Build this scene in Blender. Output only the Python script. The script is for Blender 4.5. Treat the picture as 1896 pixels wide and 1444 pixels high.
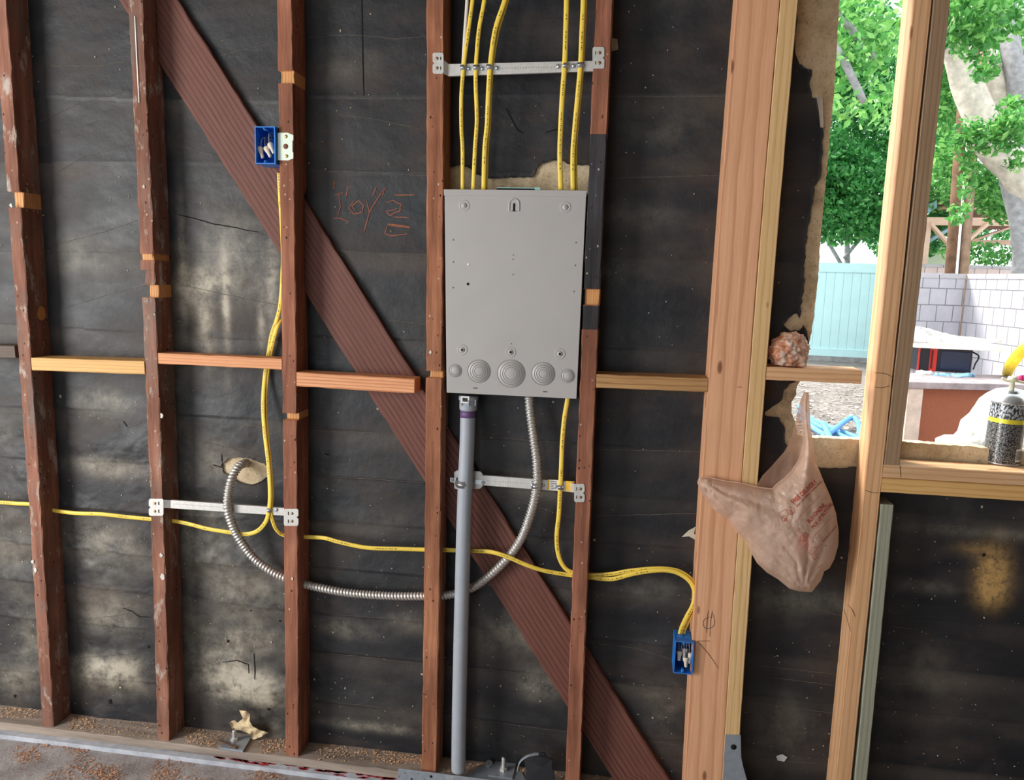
import bpy, bmesh, math, random
import numpy as np
from mathutils import Vector, Matrix, geometry
random.seed(7); RS = np.random.RandomState(11)
C = bpy.context.scene.collection
for o in list(bpy.data.objects): bpy.data.objects.remove(o)
# ------------------------------------------------------------------ camera
W, H, F = 1896.0, 1444.0, 1437.0
CAM = np.array([.524, -1.999, 1.42]); YAW, PITCH, ROLL = [math.radians(a) for a in (-8.22, -8.32, 1.61)]
cy, sy = math.cos(YAW), math.sin(YAW); cp, sp = math.cos(PITCH), math.sin(PITCH); cr, sr = math.cos(ROLL), math.sin(ROLL)
fw = np.array([sy*cp, cy*cp, sp]); r0 = np.array([cy, -sy, 0]); u0 = np.cross(r0, fw)
rt = cr*r0 + sr*u0; up = -sr*r0 + cr*u0
cd = bpy.data.cameras.new('camera'); cam = bpy.data.objects.new('camera', cd); C.objects.link(cam)
cam.matrix_world = Matrix(((rt[0], up[0], -fw[0], CAM[0]), (rt[1], up[1], -fw[1], CAM[1]), (rt[2], up[2], -fw[2], CAM[2]), (0, 0, 0, 1)))
cd.sensor_width = 36; cd.lens = F/W*36; cd.clip_start = .02; cd.clip_end = 200
bpy.context.scene.camera = cam
# ------------------------------------------------------------------ light and exposure
sc = bpy.context.scene
sc.view_settings.view_transform = 'Standard'; sc.view_settings.look = 'None'
sc.view_settings.exposure = 0.16; sc.view_settings.gamma = 1; sc.view_settings.use_curve_mapping = False
wd = bpy.data.worlds.new('sky'); sc.world = wd; wd.use_nodes = True
bg = wd.node_tree.nodes['Background']; bg.inputs[0].default_value = (.88, .97, 1, 1); bg.inputs[1].default_value = 2.1
def area(name, loc, tgt, sx, sz, power, col):
    l = bpy.data.lights.new(name, 'AREA'); l.shape = 'RECTANGLE'; l.size = sx; l.size_y = sz; l.energy = power; l.color = col
    o = bpy.data.objects.new(name, l); C.objects.link(o); o.location = loc
    o.rotation_euler = (Vector(tgt)-Vector(loc)).to_track_quat('-Z', 'Y').to_euler(); return o
area('daylight_from_side_door', (-2.95, -2.3, 1.35), (0.1, 0, 0.9), 1.2, 2.0, 108, (1, .97, .93))
sl = bpy.data.lights.new('sun', 'SUN'); sl.energy = 7.0; sl.angle = math.radians(18); sl.color = (1, .97, .9)
so = bpy.data.objects.new('sun', sl); C.objects.link(so); so.rotation_euler = (Vector((.62, -.45, -.85))).to_track_quat('-Z', 'Y').to_euler()
# ------------------------------------------------------------------ helpers
def ray(u, v):
    d = fw + (u-W/2)/F*rt - (v-H/2)/F*up; return d
def U(u, v, y=0.):
    d = ray(u, v); t = (y-CAM[1])/d[1]; return Vector(CAM+d*t)
def Uz(u, v, z=0.):
    d = ray(u, v); t = (z-CAM[2])/d[2]; return Vector(CAM+d*t)
DEP = .0827
def srgb(r, g, b):
    f = lambda c: (c/255/12.92) if c/255 <= .04045 else ((c/255+.055)/1.055)**2.4
    return (f(r), f(g), f(b), 1)
def tag(o, label, cat, group=None, kind=None):
    if label: o['label'] = label
    if cat: o['category'] = cat
    if group: o['group'] = group
    if kind: o['kind'] = kind
    return o
def thing(name, label, cat, loc, group=None):
    o = bpy.data.objects.new(name, None); C.objects.link(o); o.location = Vector(loc); o.empty_display_size = .05
    return tag(o, label, cat, group)
def rootloc(o):
    l = Vector((0, 0, 0))
    while o is not None: l += o.location; o = o.parent
    return l
class MB:
    def __init__(s): s.v = []; s.f = []; s.m = []; s.g = []; s.sm = []
    def add(s, vs, fs, mi=0, smooth=False, g=None):
        n = len(s.v); s.v += [tuple(p) for p in vs]
        s.g += ([tuple(q) for q in g] if g is not None else [(p[0], p[1], p[2]) for p in vs])
        for k, f in enumerate(fs):
            s.f.append(tuple(i+n for i in f)); s.m.append(mi[k] if isinstance(mi, (list, tuple)) else mi); s.sm.append(smooth)
        return s
    def box(s, a, b, mi=0):
        x0, y0, z0 = a; x1, y1, z1 = b
        return s.add([(x0,y0,z0),(x1,y0,z0),(x1,y1,z0),(x0,y1,z0),(x0,y0,z1),(x1,y0,z1),(x1,y1,z1),(x0,y1,z1)],
              [(0,3,2,1),(4,5,6,7),(0,1,5,4),(1,2,6,5),(2,3,7,6),(3,0,4,7)], mi)
    def prism(s, pts, dv, mi=0):                      # planar polygon pushed along dv
        n = len(pts); pts = [Vector(p) for p in pts]; dv = Vector(dv)
        return s.add(pts+[p+dv for p in pts], [tuple(range(n)), tuple(range(2*n-1, n-1, -1))]+[(i, i+n, (i+1) % n+n, (i+1) % n) for i in range(n)], mi)
    def lathe(s, c, ax, prof, seg=24, mi=0, smooth=True, cap=True):  # prof: list of (along, radius)
        ax = Vector(ax).normalized(); e1 = ax.orthogonal().normalized(); e2 = ax.cross(e1); c = Vector(c)
        vs = []; fs = []; g = []
        for (h, r) in prof:
            for k in range(seg):
                a = 2*math.pi*k/seg; vs.append(c+ax*h+e1*(r*math.cos(a))+e2*(r*math.sin(a))); g.append((k/seg, r, h))
        for j in range(len(prof)-1):
            for k in range(seg): fs.append((j*seg+k, j*seg+(k+1) % seg, (j+1)*seg+(k+1) % seg, (j+1)*seg+k))
        if cap:
            fs.append(tuple(range(seg-1, -1, -1))); fs.append(tuple(range((len(prof)-1)*seg, len(prof)*seg)))
        return s.add(vs, fs, mi, smooth, g)
    def cyl(s, p0, p1, r, seg=16, mi=0, r1=None):
        p0 = Vector(p0); p1 = Vector(p1); L = (p1-p0).length
        return s.lathe(p0, p1-p0, [(0, r), (L, r if r1 is None else r1)], seg, mi)
    def tube(s, path, a, b=None, seg=10, mi=0, rf=None):    # a across (in wall plane), b along depth
        b = a if b is None else b; vs = []; fs = []; g = []; path = [Vector(p) for p in path]; L = 0
        for i, p in enumerate(path):
            t = (path[min(i+1, len(path)-1)]-path[max(i-1, 0)]).normalized()
            sd = t.cross(Vector((0, 1, 0)))
            if sd.length < .35: sd = t.cross(Vector((0, 0, 1)))
            sd.normalize(); n = sd.cross(t).normalized()
            if i: L += (p-path[i-1]).length
            k_ = rf(L) if rf else 1
            for k in range(seg):
                an = 2*math.pi*k/seg; kk = k_ if not callable(k_) else k_(an)
                vs.append(p+sd*(a*kk*math.cos(an))+n*(b*kk*math.sin(an))); g.append((math.cos(an), math.sin(an), L))
        for j in range(len(path)-1):
            for k in range(seg): fs.append((j*seg+k, (j+1)*seg+k, (j+1)*seg+(k+1) % seg, j*seg+(k+1) % seg))
        fs.append(tuple(range(seg))); fs.append(tuple(range(len(path)*seg-1, (len(path)-1)*seg-1, -1)))
        return s.add(vs, fs, mi, True, g)
    def ribbon(s, pts, w, mi=0, nrm=(0, -1, 0)):
        pts = [Vector(p) for p in pts]; nrm = Vector(nrm); vs = []; n = len(pts)
        for i, p in enumerate(pts):
            t = (pts[min(i+1, n-1)]-pts[max(i-1, 0)]).normalized(); sd = t.cross(nrm).normalized()
            ww = w*(.6+.4*math.sin(math.pi*(i+.5)/n)); vs += [p-sd*ww/2, p+sd*ww/2]
        return s.add(vs, [(2*i, 2*i+1, 2*i+3, 2*i+2) for i in range(n-1)], mi)
    def build(s, name, mats, parent=None, bevel=0, origin=None):
        mats = mats if isinstance(mats, (list, tuple)) else [mats]
        v = np.array(s.v, dtype=float)
        if parent is not None: off = np.array(rootloc(parent))
        else: off = np.array(origin) if origin is not None else np.array([v[:, 0].mean(), v[:, 1].mean(), v[:, 2].min()])
        me = bpy.data.meshes.new(name); me.from_pydata([tuple(p) for p in v-off], [], s.f)
        for m in mats: me.materials.append(m)
        me.polygons.foreach_set('material_index', s.m); me.polygons.foreach_set('use_smooth', s.sm)
        at = me.attributes.new('gc', 'FLOAT_VECTOR', 'POINT'); at.data.foreach_set('vector', np.array(s.g, dtype=np.float32).ravel())
        me.update()
        o = bpy.data.objects.new(name, me); C.objects.link(o)
        if parent is not None: o.parent = parent
        else: o.location = off
        if bevel:
            m = o.modifiers.new('b', 'BEVEL'); m.width = bevel; m.segments = 2; m.limit_method = 'ANGLE'; m.angle_limit = math.radians(40)
        return o
def smooth_path(pts, n=8):
    pts = [Vector(p) for p in pts]; out = []
    P = [pts[0]*2-pts[1]]+pts+[pts[-1]*2-pts[-2]]
    for i in range(1, len(P)-2):
        a, b, c, d = P[i-1:i+3]
        for k in range(n):
            t = k/n; out.append(.5*((2*b)+(c-a)*t+(2*a-5*b+4*c-d)*t*t+(3*b-a-3*c+d)*t**3))
    out.append(pts[-1]); return out
def resample(path, step):
    out = [path[0]]; acc = 0
    for a, b in zip(path, path[1:]):
        L = (b-a).length; d = step-acc
        while d <= L: out.append(a.lerp(b, d/L)); d += step
        acc = L-(d-step)
    return out
# value noise in numpy
_T = RS.rand(256, 256)
def vnoise(x, y):
    xi = np.floor(x).astype(int); yi = np.floor(y).astype(int); fx = x-xi; fy = y-yi
    fx = fx*fx*(3-2*fx); fy = fy*fy*(3-2*fy)
    g = lambda a, b: _T[a % 256, b % 256]
    return (g(xi, yi)*(1-fx)+g(xi+1, yi)*fx)*(1-fy)+(g(xi, yi+1)*(1-fx)+g(xi+1, yi+1)*fx)*fy-.5
def fbm(x, y, o=4):
    s = 0; a = 1
    for k in range(o): s = s+a*vnoise(x*2**k+17*k, y*2**k+31*k); a *= .5
    return s
# ------------------------------------------------------------------ materials
class NT:
    def __init__(s, name):
        s.m = bpy.data.materials.new(name); s.m.use_nodes = True; s.t = s.m.node_tree; s.b = s.t.nodes['Principled BSDF']; s.out = s.t.nodes['Material Output']
    def n(s, ty, **kw):
        nd = s.t.nodes.new(ty)
        for k, v in kw.items(): setattr(nd, k, v)
        return nd
    def l(s, a, b): s.t.links.new(a, b)
    def coord(s, scale=(1, 1, 1), attr='gc', loc=(0, 0, 0)):
        if attr == 'obj': a = s.n('ShaderNodeTexCoord').outputs['Object']
        else: a = s.n('ShaderNodeAttribute', attribute_name=attr).outputs['Vector']
        mp = s.n('ShaderNodeMapping'); mp.inputs['Scale'].default_value = scale; mp.inputs['Location'].default_value = loc; s.l(a, mp.inputs[0]); return mp.outputs[0]
    def noise(s, vec, scale=5, detail=4, rough=.6, dist=0):
        nd = s.n('ShaderNodeTexNoise'); nd.inputs['Scale'].default_value = scale; nd.inputs['Detail'].default_value = detail
        nd.inputs['Roughness'].default_value = rough; nd.inputs['Distortion'].default_value = dist; s.l(vec, nd.inputs['Vector']); return nd.outputs['Fac']
    def ramp(s, fac, stops):
        nd = s.n('ShaderNodeValToRGB'); e = nd.color_ramp.elements
        while len(e) < len(stops): e.new(.5)
        for el, (p, c) in zip(e, stops): el.position = p; el.color = c if isinstance(c, tuple) else (c, c, c, 1)
        s.l(fac, nd.inputs[0]); return nd.outputs[0]
    def mix(s, fac, a, b, mode='MIX'):
        nd = s.n('ShaderNodeMix', data_type='RGBA', blend_type=mode)
        for v, i in ((fac, 0), (a, 6), (b, 7)):
            if hasattr(v, 'is_linked') or hasattr(v, 'links'): s.l(v, nd.inputs[i])
            else: nd.inputs[i].default_value = v
        return nd.outputs[2]
    def math(s, op, a, b=0., clamp=False):
        nd = s.n('ShaderNodeMath', operation=op); nd.use_clamp = clamp
        for v, i in ((a, 0), (b, 1)):
            if hasattr(v, 'links'): s.l(v, nd.inputs[i])
            else: nd.inputs[i].default_value = v
        return nd.outputs[0]
    def bump(s, h, st=.3, dist=.002):
        nd = s.n('ShaderNodeBump'); nd.inputs['Strength'].default_value = st; nd.inputs['Distance'].default_value = dist
        s.l(h, nd.inputs['Height']); s.l(nd.outputs[0], s.b.inputs['Normal'])
    def fin(s, col=None, rough=.6, metal=0, spec=.4):
        if col is not None:
            if hasattr(col, 'links'): s.l(col, s.b.inputs['Base Color'])
            else: s.b.inputs['Base Color'].default_value = col
        if hasattr(rough, 'links'): s.l(rough, s.b.inputs['Roughness'])
        else: s.b.inputs['Roughness'].default_value = rough
        s.b.inputs['Metallic'].default_value = metal; s.b.inputs['Specular IOR Level'].default_value = spec; return s.m
def plain(name, col, rough=.5, metal=0, var=.12, scale=60, spec=.4, bump=0):
    t = NT(name); c = t.coord(attr='obj'); n = t.noise(c, scale, 4)
    d = tuple(x*(1-var) for x in col[:3])+(1,); l = tuple(min(1, x*(1+var)) for x in col[:3])+(1,)
    if bump: t.bump(n, bump, .002)
    return t.fin(t.ramp(n, [(.3, d), (.7, l)]), rough, metal, spec)
def oldwood(name, dark, mid, light, paint=0., grey=0.):
    t = NT(name); g = t.coord((38, 38, 3)); n1 = t.noise(g, 1, 6, .65)
    c = t.ramp(n1, [(.25, dark), (.5, mid), (.78, light)])
    big = t.noise(t.coord((5, 5, 3.2), loc=(3, 1, 0)), 1, 3, .6)
    c = t.mix(t.ramp(big, [(.38, 0.), (.62, 1.)]), c, t.mix(.6, c, dark))
    if grey: c = t.mix(t.ramp(t.noise(t.coord((9, 9, 3.5), loc=(8, 2, 5)), 1, 5, .7), [(.5, 0.), (.66, grey)]), c, srgb(120, 112, 106))
    if paint: c = t.mix(t.ramp(t.noise(t.coord((22, 22, 9), loc=(1, 7, 2)), 1, 5, .7), [(.56, 0.), (.66, paint)]), c, srgb(190, 182, 172))
    sp_ = t.n('ShaderNodeTexVoronoi'); sp_.inputs['Scale'].default_value = 1; t.l(t.coord((70, 70, 45)), sp_.inputs['Vector'])
    brk = t.ramp(t.noise(t.coord((24, 24, 12), loc=(2, 9, 4)), 1, 2), [(.52, 0.), (.56, 1.)]); c = t.mix(t.math('MULTIPLY', brk, t.ramp(sp_.outputs['Distance'], [(.12, 1.), (.2, 0.)])), c, srgb(40, 24, 20))
    sp2 = t.n('ShaderNodeTexVoronoi'); sp2.inputs['Scale'].default_value = 1; t.l(t.coord((50, 50, 38), loc=(4, 4, 9)), sp2.inputs['Vector'])
    brk2 = t.ramp(t.noise(t.coord((20, 20, 9), loc=(7, 3, 1)), 1, 2), [(.5, 0.), (.56, 1.)]); c = t.mix(t.math('MULTIPLY', brk2, t.ramp(sp2.outputs['Distance'], [(.09, .7), (.14, 0.)])), c, srgb(205, 190, 172))
    t.bump(t.noise(t.coord((160, 160, 14)), 1, 5, .7), .7, .002)
    return t.fin(c, .78, 0, .25)
def newwood(name, a, b, c_, seed=0, freq=26, knots=True):
    t = NT(name); g = t.coord((1, .8, .1), loc=(seed*.37, seed*.21, seed*1.3))
    w = t.n('ShaderNodeTexWave', wave_type='RINGS', rings_direction='Z', wave_profile='SAW'); w.inputs['Scale'].default_value = freq; w.inputs['Distortion'].default_value = 2.2
    w.inputs['Detail'].default_value = 2; w.inputs['Detail Scale'].default_value = 2.5; t.l(g, w.inputs['Vector'])
    fine = t.noise(t.coord((220, 220, 7)), 1, 3)
    c = t.ramp(w.outputs['Fac'], [(0, a), (.55, a), (.93, b), (1, a)])
    c = t.mix(t.ramp(fine, [(.35, .45), (.65, 0.)]), c, b)
    c = t.mix(t.ramp(t.noise(t.coord((7, 7, 1.7)), 1, 3), [(.35, 0.), (.7, .55)]), c, c_)
    if knots:
        v = t.n('ShaderNodeTexVoronoi'); v.inputs['Scale'].default_value = 1; t.l(t.coord((14, 14, 5.2), loc=(seed*1.7, 0, seed)), v.inputs['Vector'])
        c = t.mix(t.ramp(v.outputs['Distance'], [(.05, .85), (.085, .5), (.1, 0.)]), c, srgb(112, 66, 38))
    t.bump(fine, .25, .0008)
    return t.fin(c, .62, 0, .3)
M = {}
M['red_wood'] = oldwood('redwood_stud', srgb(100, 62, 48), srgb(154, 100, 78), srgb(192, 134, 106))
M['red_wood_b'] = oldwood('redwood_stud_orange', srgb(108, 66, 48), srgb(164, 108, 80), srgb(200, 142, 108))
M['paint_wood'] = oldwood('paint_spotted_stud', srgb(98, 64, 52), srgb(152, 104, 86), srgb(190, 144, 122), .75, .7)
M['brace_wood_b'] = oldwood('brace_wood', srgb(78, 48, 42), srgb(120, 76, 66), srgb(152, 102, 88))
M['brace_wood'] = newwood('brace_boards', srgb(122, 78, 68), srgb(70, 42, 36), srgb(104, 66, 58), 11, 34, False)
M['char_wood'] = oldwood('black_stained_wood', srgb(34, 32, 34), srgb(66, 64, 68), srgb(92, 90, 95))
M['cut_wood'] = newwood('fresh_cut_wood', srgb(222, 168, 112), srgb(170, 108, 62), srgb(198, 140, 86), 3, 60, False)
M['post_fir'] = newwood('orange_fir', srgb(230, 178, 140), srgb(194, 136, 102), srgb(216, 160, 122), 1, 15)
M['pale_fir'] = newwood('pale_fir', srgb(226, 192, 142), srgb(196, 154, 104), srgb(210, 168, 116), 2, 32)
M['king_fir'] = newwood('king_fir', srgb(226, 184, 142), srgb(194, 138, 98), srgb(204, 156, 112), 4, 24)
M['sill_fir'] = newwood('sill_fir', srgb(226, 188, 148), srgb(190, 140, 100), srgb(206, 162, 120), 4, 24); M['sill_fir'].node_tree.nodes['Principled BSDF'].inputs['Roughness'].default_value = .3; M['sill_fir'].node_tree.nodes['Principled BSDF'].inputs['Specular IOR Level'].default_value = .7
M['trim_fir'] = newwood('weathered_fir', srgb(164, 136, 108), srgb(134, 106, 80), srgb(146, 122, 98), 5, 30)
M['grey_fir'] = newwood('greygreen_lumber', srgb(160, 160, 142), srgb(132, 130, 112), srgb(146, 148, 134), 6, 30, False)
M['block_tan'] = newwood('tan_block', srgb(226, 184, 122), srgb(196, 146, 86), srgb(208, 164, 104), 7, 34, False)
M['block_pink'] = newwood('pink_block', srgb(230, 168, 124), srgb(188, 118, 80), srgb(212, 148, 104), 8, 42, False)
M['block_brown'] = newwood('brown_block', srgb(190, 148, 100), srgb(140, 98, 60), srgb(160, 118, 76), 9, 40)
M['block_grey'] = newwood('old_grey_block', srgb(104, 90, 80), srgb(78, 64, 56), srgb(90, 78, 68), 9, 40, False)
M['galv'] = plain('galvanised_steel', srgb(205, 203, 200), .38, .35, .1, 90, .5)
M['galv_bright'] = plain('bright_zinc', srgb(200, 205, 210), .28, .85, .12, 200, .5)
M['steel_strap'] = plain('grey_strap_steel', srgb(150, 158, 168), .42, .3, .12, 50, .5)
M['panel_grey'] = plain('grey_enamel', srgb(172, 168, 167), .42, 0, .035, 9, .4)
M['panel_line'] = plain('grey_enamel_groove', srgb(118, 115, 114), .6, 0, .04, 40)
M['brass'] = plain('brass_screw', srgb(150, 120, 84), .35, .6)
M['dark'] = plain('dark_hole', srgb(18, 17, 17), .9, 0, .1)
M['pvc'] = plain('grey_pvc', srgb(160, 166, 176), .45, 0, .05, 30, .4)
M['purple'] = plain('purple_primer', srgb(104, 78, 122), .5, 0, .15, 60)
M['white_lab'] = plain('white_label', srgb(232, 230, 228), .6, 0, .03)
M['yellow_lab'] = plain('yellow_label', srgb(240, 190, 60), .6, 0, .05)
M['blue'] = plain('blue_box_plastic', srgb(40, 122, 212), .4, 0, .08, 40, .4)
M['nut'] = plain('cream_wire_nut', srgb(222, 208, 190), .5, 0, .05)
M['wire_grey'] = plain('grey_wire', srgb(150, 152, 160), .45, 0, .08)
M['wire_black'] = plain('black_wire', srgb(34, 32, 36), .45, 0, .08)
M['white_pl'] = plain('white_sheathing', srgb(222, 214, 206), .45, 0, .05)
M['pencil'] = plain('pencil_line', srgb(62, 50, 44), .8, 0, .1)
M['redink'] = plain('red_pencil', srgb(206, 74, 66), .8, 0, .1)
M['chalk'] = plain('brown_chalk', srgb(134, 84, 74), .95, 0, .45, 260)
M['seam'] = plain('paper_seam', srgb(96, 88, 80), .9, 0, .4, 60)
M['crack'] = plain('paper_crack', srgb(12, 11, 12), .9, 0, .3, 60)
M['speck'] = plain('pale_speck', srgb(178, 162, 140), .9, 0, .3, 200)
M['chips'] = plain('wood_chips', srgb(202, 166, 134), .85, 0, .4, 120)
M['chips_red'] = plain('red_wood_chips', srgb(184, 138, 112), .9, 0, .4, 120)
M['black_pl'] = plain('black_rubber', srgb(42, 43, 48), .5, 0, .15, 60)
def m_cable():
    t = NT('yellow_cable'); a = t.n('ShaderNodeAttribute', attribute_name='gc'); x = t.n('ShaderNodeSeparateXYZ'); t.l(a.outputs['Vector'], x.inputs[0])
    cmb = t.n('ShaderNodeCombineXYZ'); t.l(x.outputs[2], cmb.inputs[0]); n1 = t.noise(cmb.outputs[0], 260, 2, .5); n2 = t.noise(cmb.outputs[0], 14, 1, .5)
    mk = t.math('MULTIPLY', t.math('GREATER_THAN', n1, .5), t.math('GREATER_THAN', n2, .5))
    mk = t.math('MULTIPLY', mk, t.math('LESS_THAN', t.math('ABSOLUTE', t.math('SUBTRACT', x.outputs[0], .1)), .22))
    c = t.mix(mk, srgb(238, 206, 84), srgb(96, 74, 22)); return t.fin(c, .42, 0, .4)
M['cable'] = m_cable()
def m_flex():
    t = NT('flex_steel'); n = t.noise(t.coord(attr='obj'), 200, 3); return t.fin(t.ramp(n, [(.3, srgb(176, 172, 168)), (.7, srgb(222, 219, 215))]), .34, .55, .6)
M['flex'] = m_flex()
def m_stucco():
    t = NT('old_stucco'); c = t.coord(attr='obj'); n = t.noise(c, 14, 8, .7); n2 = t.noise(c, 160, 3, .6)
    col = t.ramp(n, [(.3, srgb(158, 140, 114)), (.5, srgb(204, 184, 152)), (.72, srgb(228, 214, 186))])
    col = t.mix(t.ramp(n2, [(.58, 0.), (.7, .5)]), col, srgb(92, 66, 48)); t.bump(t.noise(c, 60, 6, .7), .9, .004); return t.fin(col, .9, 0, .2)
M['stucco'] = m_stucco()
def m_paper():
    t = NT('black_building_paper'); c = t.coord(attr='obj')
    d = t.n('ShaderNodeAttribute', attribute_name='dust_sheen').outputs['Fac']; tn = t.n('ShaderNodeAttribute', attribute_name='tan').outputs['Fac']
    n1 = t.noise(t.coord((1, 1, 2.2), 'obj'), 3.4, 5, .62); base = t.ramp(n1, [(.36, srgb(20, 25, 33)), (.5, srgb(31, 31, 36)), (.68, srgb(62, 53, 49))])
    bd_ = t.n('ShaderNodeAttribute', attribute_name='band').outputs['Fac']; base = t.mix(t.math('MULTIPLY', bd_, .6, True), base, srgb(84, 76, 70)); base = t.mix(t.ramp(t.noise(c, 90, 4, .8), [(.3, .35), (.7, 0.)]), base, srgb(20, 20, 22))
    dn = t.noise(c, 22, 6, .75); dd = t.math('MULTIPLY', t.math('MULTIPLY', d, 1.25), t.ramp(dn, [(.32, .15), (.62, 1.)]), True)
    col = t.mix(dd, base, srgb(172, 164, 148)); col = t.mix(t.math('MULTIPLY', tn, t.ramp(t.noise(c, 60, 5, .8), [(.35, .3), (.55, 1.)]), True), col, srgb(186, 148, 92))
    t.bump(t.noise(c, 45, 6, .7), .5, .003)
    return t.fin(col, t.ramp(n1, [(.3, .42), (.7, .7)]), 0, .45)
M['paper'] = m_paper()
def m_floor():
    t = NT('dusty_concrete'); c = t.coord(attr='obj'); n = t.noise(c, 11, 7, .7)
    col = t.ramp(n, [(.3, srgb(130, 124, 124)), (.7, srgb(184, 178, 178))]); col = t.mix(t.ramp(t.noise(c, 50, 6, .8), [(.54, 0.), (.64, .6)]), col, srgb(150, 116, 98))
    t.bump(t.noise(c, 120, 5, .7), .8, .003); return t.fin(col, .9, 0, .2)
M['floor'] = m_floor()
M['curb'] = plain('pale_concrete', srgb(176, 180, 190), .85, 0, .2, 24, .2, .5)
M['redpaint'] = plain('red_spray_paint', srgb(170, 52, 62), .8, 0, .3, 80)
M['plate_wood'] = (lambda t: t.fin(t.mix(t.ramp(t.noise(t.coord((30, 30, 2)), 1, 6, .7), [(.35, 0.), (.7, 1.)]), srgb(122, 110, 102), srgb(176, 162, 150)), .9, 0, .15))(NT('dusty_plate'))
M['light_blocker'] = plain('off_white_light_blocker', srgb(150, 140, 130), .9, 0, .1, 5)
# ------------------------------------------------------------------ lumber
def lumber(name, A, B, w, d, mat, notches=(), seed=1, rough=.0008, ch=.0018, step=.03, cx=None, parent=None, cut=None, mats2=None, backn=()):
    """A, B centres of the front face at both ends; depth runs +y. cx(t) extra shift across. notches: (t0,t1,front,left,right,matindex)"""
    A = Vector(A); B = Vector(B); L = (B-A).length; al = (B-A).normalized(); yv = Vector((0, 1, 0)); sd = yv.cross(al)
    if sd.x < -.5 or (abs(sd.x) <= .5 and sd.z < 0): sd = -sd
    yv = al.cross(sd) if al.cross(sd).y > 0 else sd.cross(al)
    ts = set(np.linspace(0, L, max(2, int(L/step)+1)).round(5))
    for n_ in notches: ts |= {round(n_[0], 5), round(n_[0]+.0006, 5), round(n_[1], 5), round(n_[1]-.0006, 5)}
    for n_ in backn: ts |= {round(n_[0], 5), round(n_[0]+.001, 5), round(n_[1], 5), round(n_[1]-.001, 5)}
    ts = sorted(t for t in ts if -1e-6 <= t <= L+1e-6); vs = []; g = []; mi = []; rr = np.random.RandomState(seed); off = (rr.rand()*5, rr.rand()*5, rr.rand()*20)
    state = []
    for t in ts:
        f = l = r = b = 0; m_ = 0; shr = 0
        for n_ in notches:
            if n_[0]+.0005 <= t <= n_[1]-.0005: f = max(f, n_[2]); l = max(l, n_[3]); r = max(r, n_[4]); m_ = n_[5]
        for n_ in backn:
            if n_[0]+.0009 <= t <= n_[1]-.0009: b = n_[2]
            if n_[0] <= t <= n_[1]: shr = n_[3]
        j = lambda: (rr.rand()-.5)*2*rough
        ww = w(t) if callable(w) else w; xc = cx(t) if cx else 0; c = A+al*t+sd*xc; h = ww/2
        pts = [(-h+l, f+ch), (-h+l+ch, f), (h-r-ch, f), (h-r, f+ch), (h-r, d-b-ch), (h-r-ch, d-b), (-h+l+ch, d-b), (-h+l, d-b-ch)]
        jj = [j() for _ in range(8)]
        for k, (a, q) in enumerate(pts):
            if k < 4: a += jj[k]*1.3; q += abs(jj[(k+3) % 8])*.6
            dz = shr*(a) if (k >= 4 and shr) else 0
            vs.append(c+sd*a+yv*q+al*dz); g.append((a+off[0], q+off[1], t+off[2]))
        state.append(m_)
    fs = []; mm = []
    for j in range(len(ts)-1):
        for k in range(8):
            fs.append((j*8+k, j*8+(k+1) % 8, (j+1)*8+(k+1) % 8, (j+1)*8+k)); mm.append(max(state[j], state[j+1]))
    n = len(ts)-1; fs += [tuple(range(8)), tuple(range(n*8+7, n*8-1, -1))]; mm += [0, 0]
    mb = MB(); mb.add(vs, fs, mm, False, g); o = mb.build(name, [mat, M['cut_wood'], M['char_wood']]+list(mats2 or []), parent)
    bm = bmesh.new(); bm.from_mesh(o.data); bmesh.ops.recalc_face_normals(bm, faces=bm.faces); bm.to_mesh(o.data); bm.free()
    return o
Z = lambda u, v, y=0.: U(u, v, y).z
# brace first (its slope drives the notches behind the studs)
BY = DEP-.021
bu = [U(*p, BY) for p in ((332, 0), (480, 235), (610, 440), (762, 696), (897, 901), (1018, 1099), (1090, 1209), (1239, 1444))]
bl = [U(*p, BY) for p in ((306, 143), (480, 413), (575, 557), (686, 727), (787, 890), (905, 1081), (1051, 1312), (1131, 1432))]
pu = np.polyfit([p.x for p in bu], [p.z for p in bu], 1); pl = np.polyfit([p.x for p in bl], [p.z for p in bl], 1)
bs = (pu[0]+pl[0])/2; bw = (pu[1]-pl[1])/math.sqrt(1+bs*bs); bi = (pu[1]+pl[1])/2; bhalf = abs(pu[1]-pl[1])/2
zl = lambda x: bs*x+bi
if bw < 0: bw = -bw
bi = (np.polyval(pu, .0)+np.polyval(pl, .0))/2
dx = [.0]
o = lumber('diagonal_brace', ((2.42-bi)/bs, BY, 2.42), (-bi/bs+.04, BY, zl(-bi/bs+.04)), bw, .0195, M['brace_wood'], seed=5, rough=.0012)
for v_ in o.data.vertices: v_.co.z = max(v_.co.z, .0006-o.location.z)
tag(o, 'long dark red-brown diagonal board crossing behind the old studs', 'brace')
STUD = {}
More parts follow.
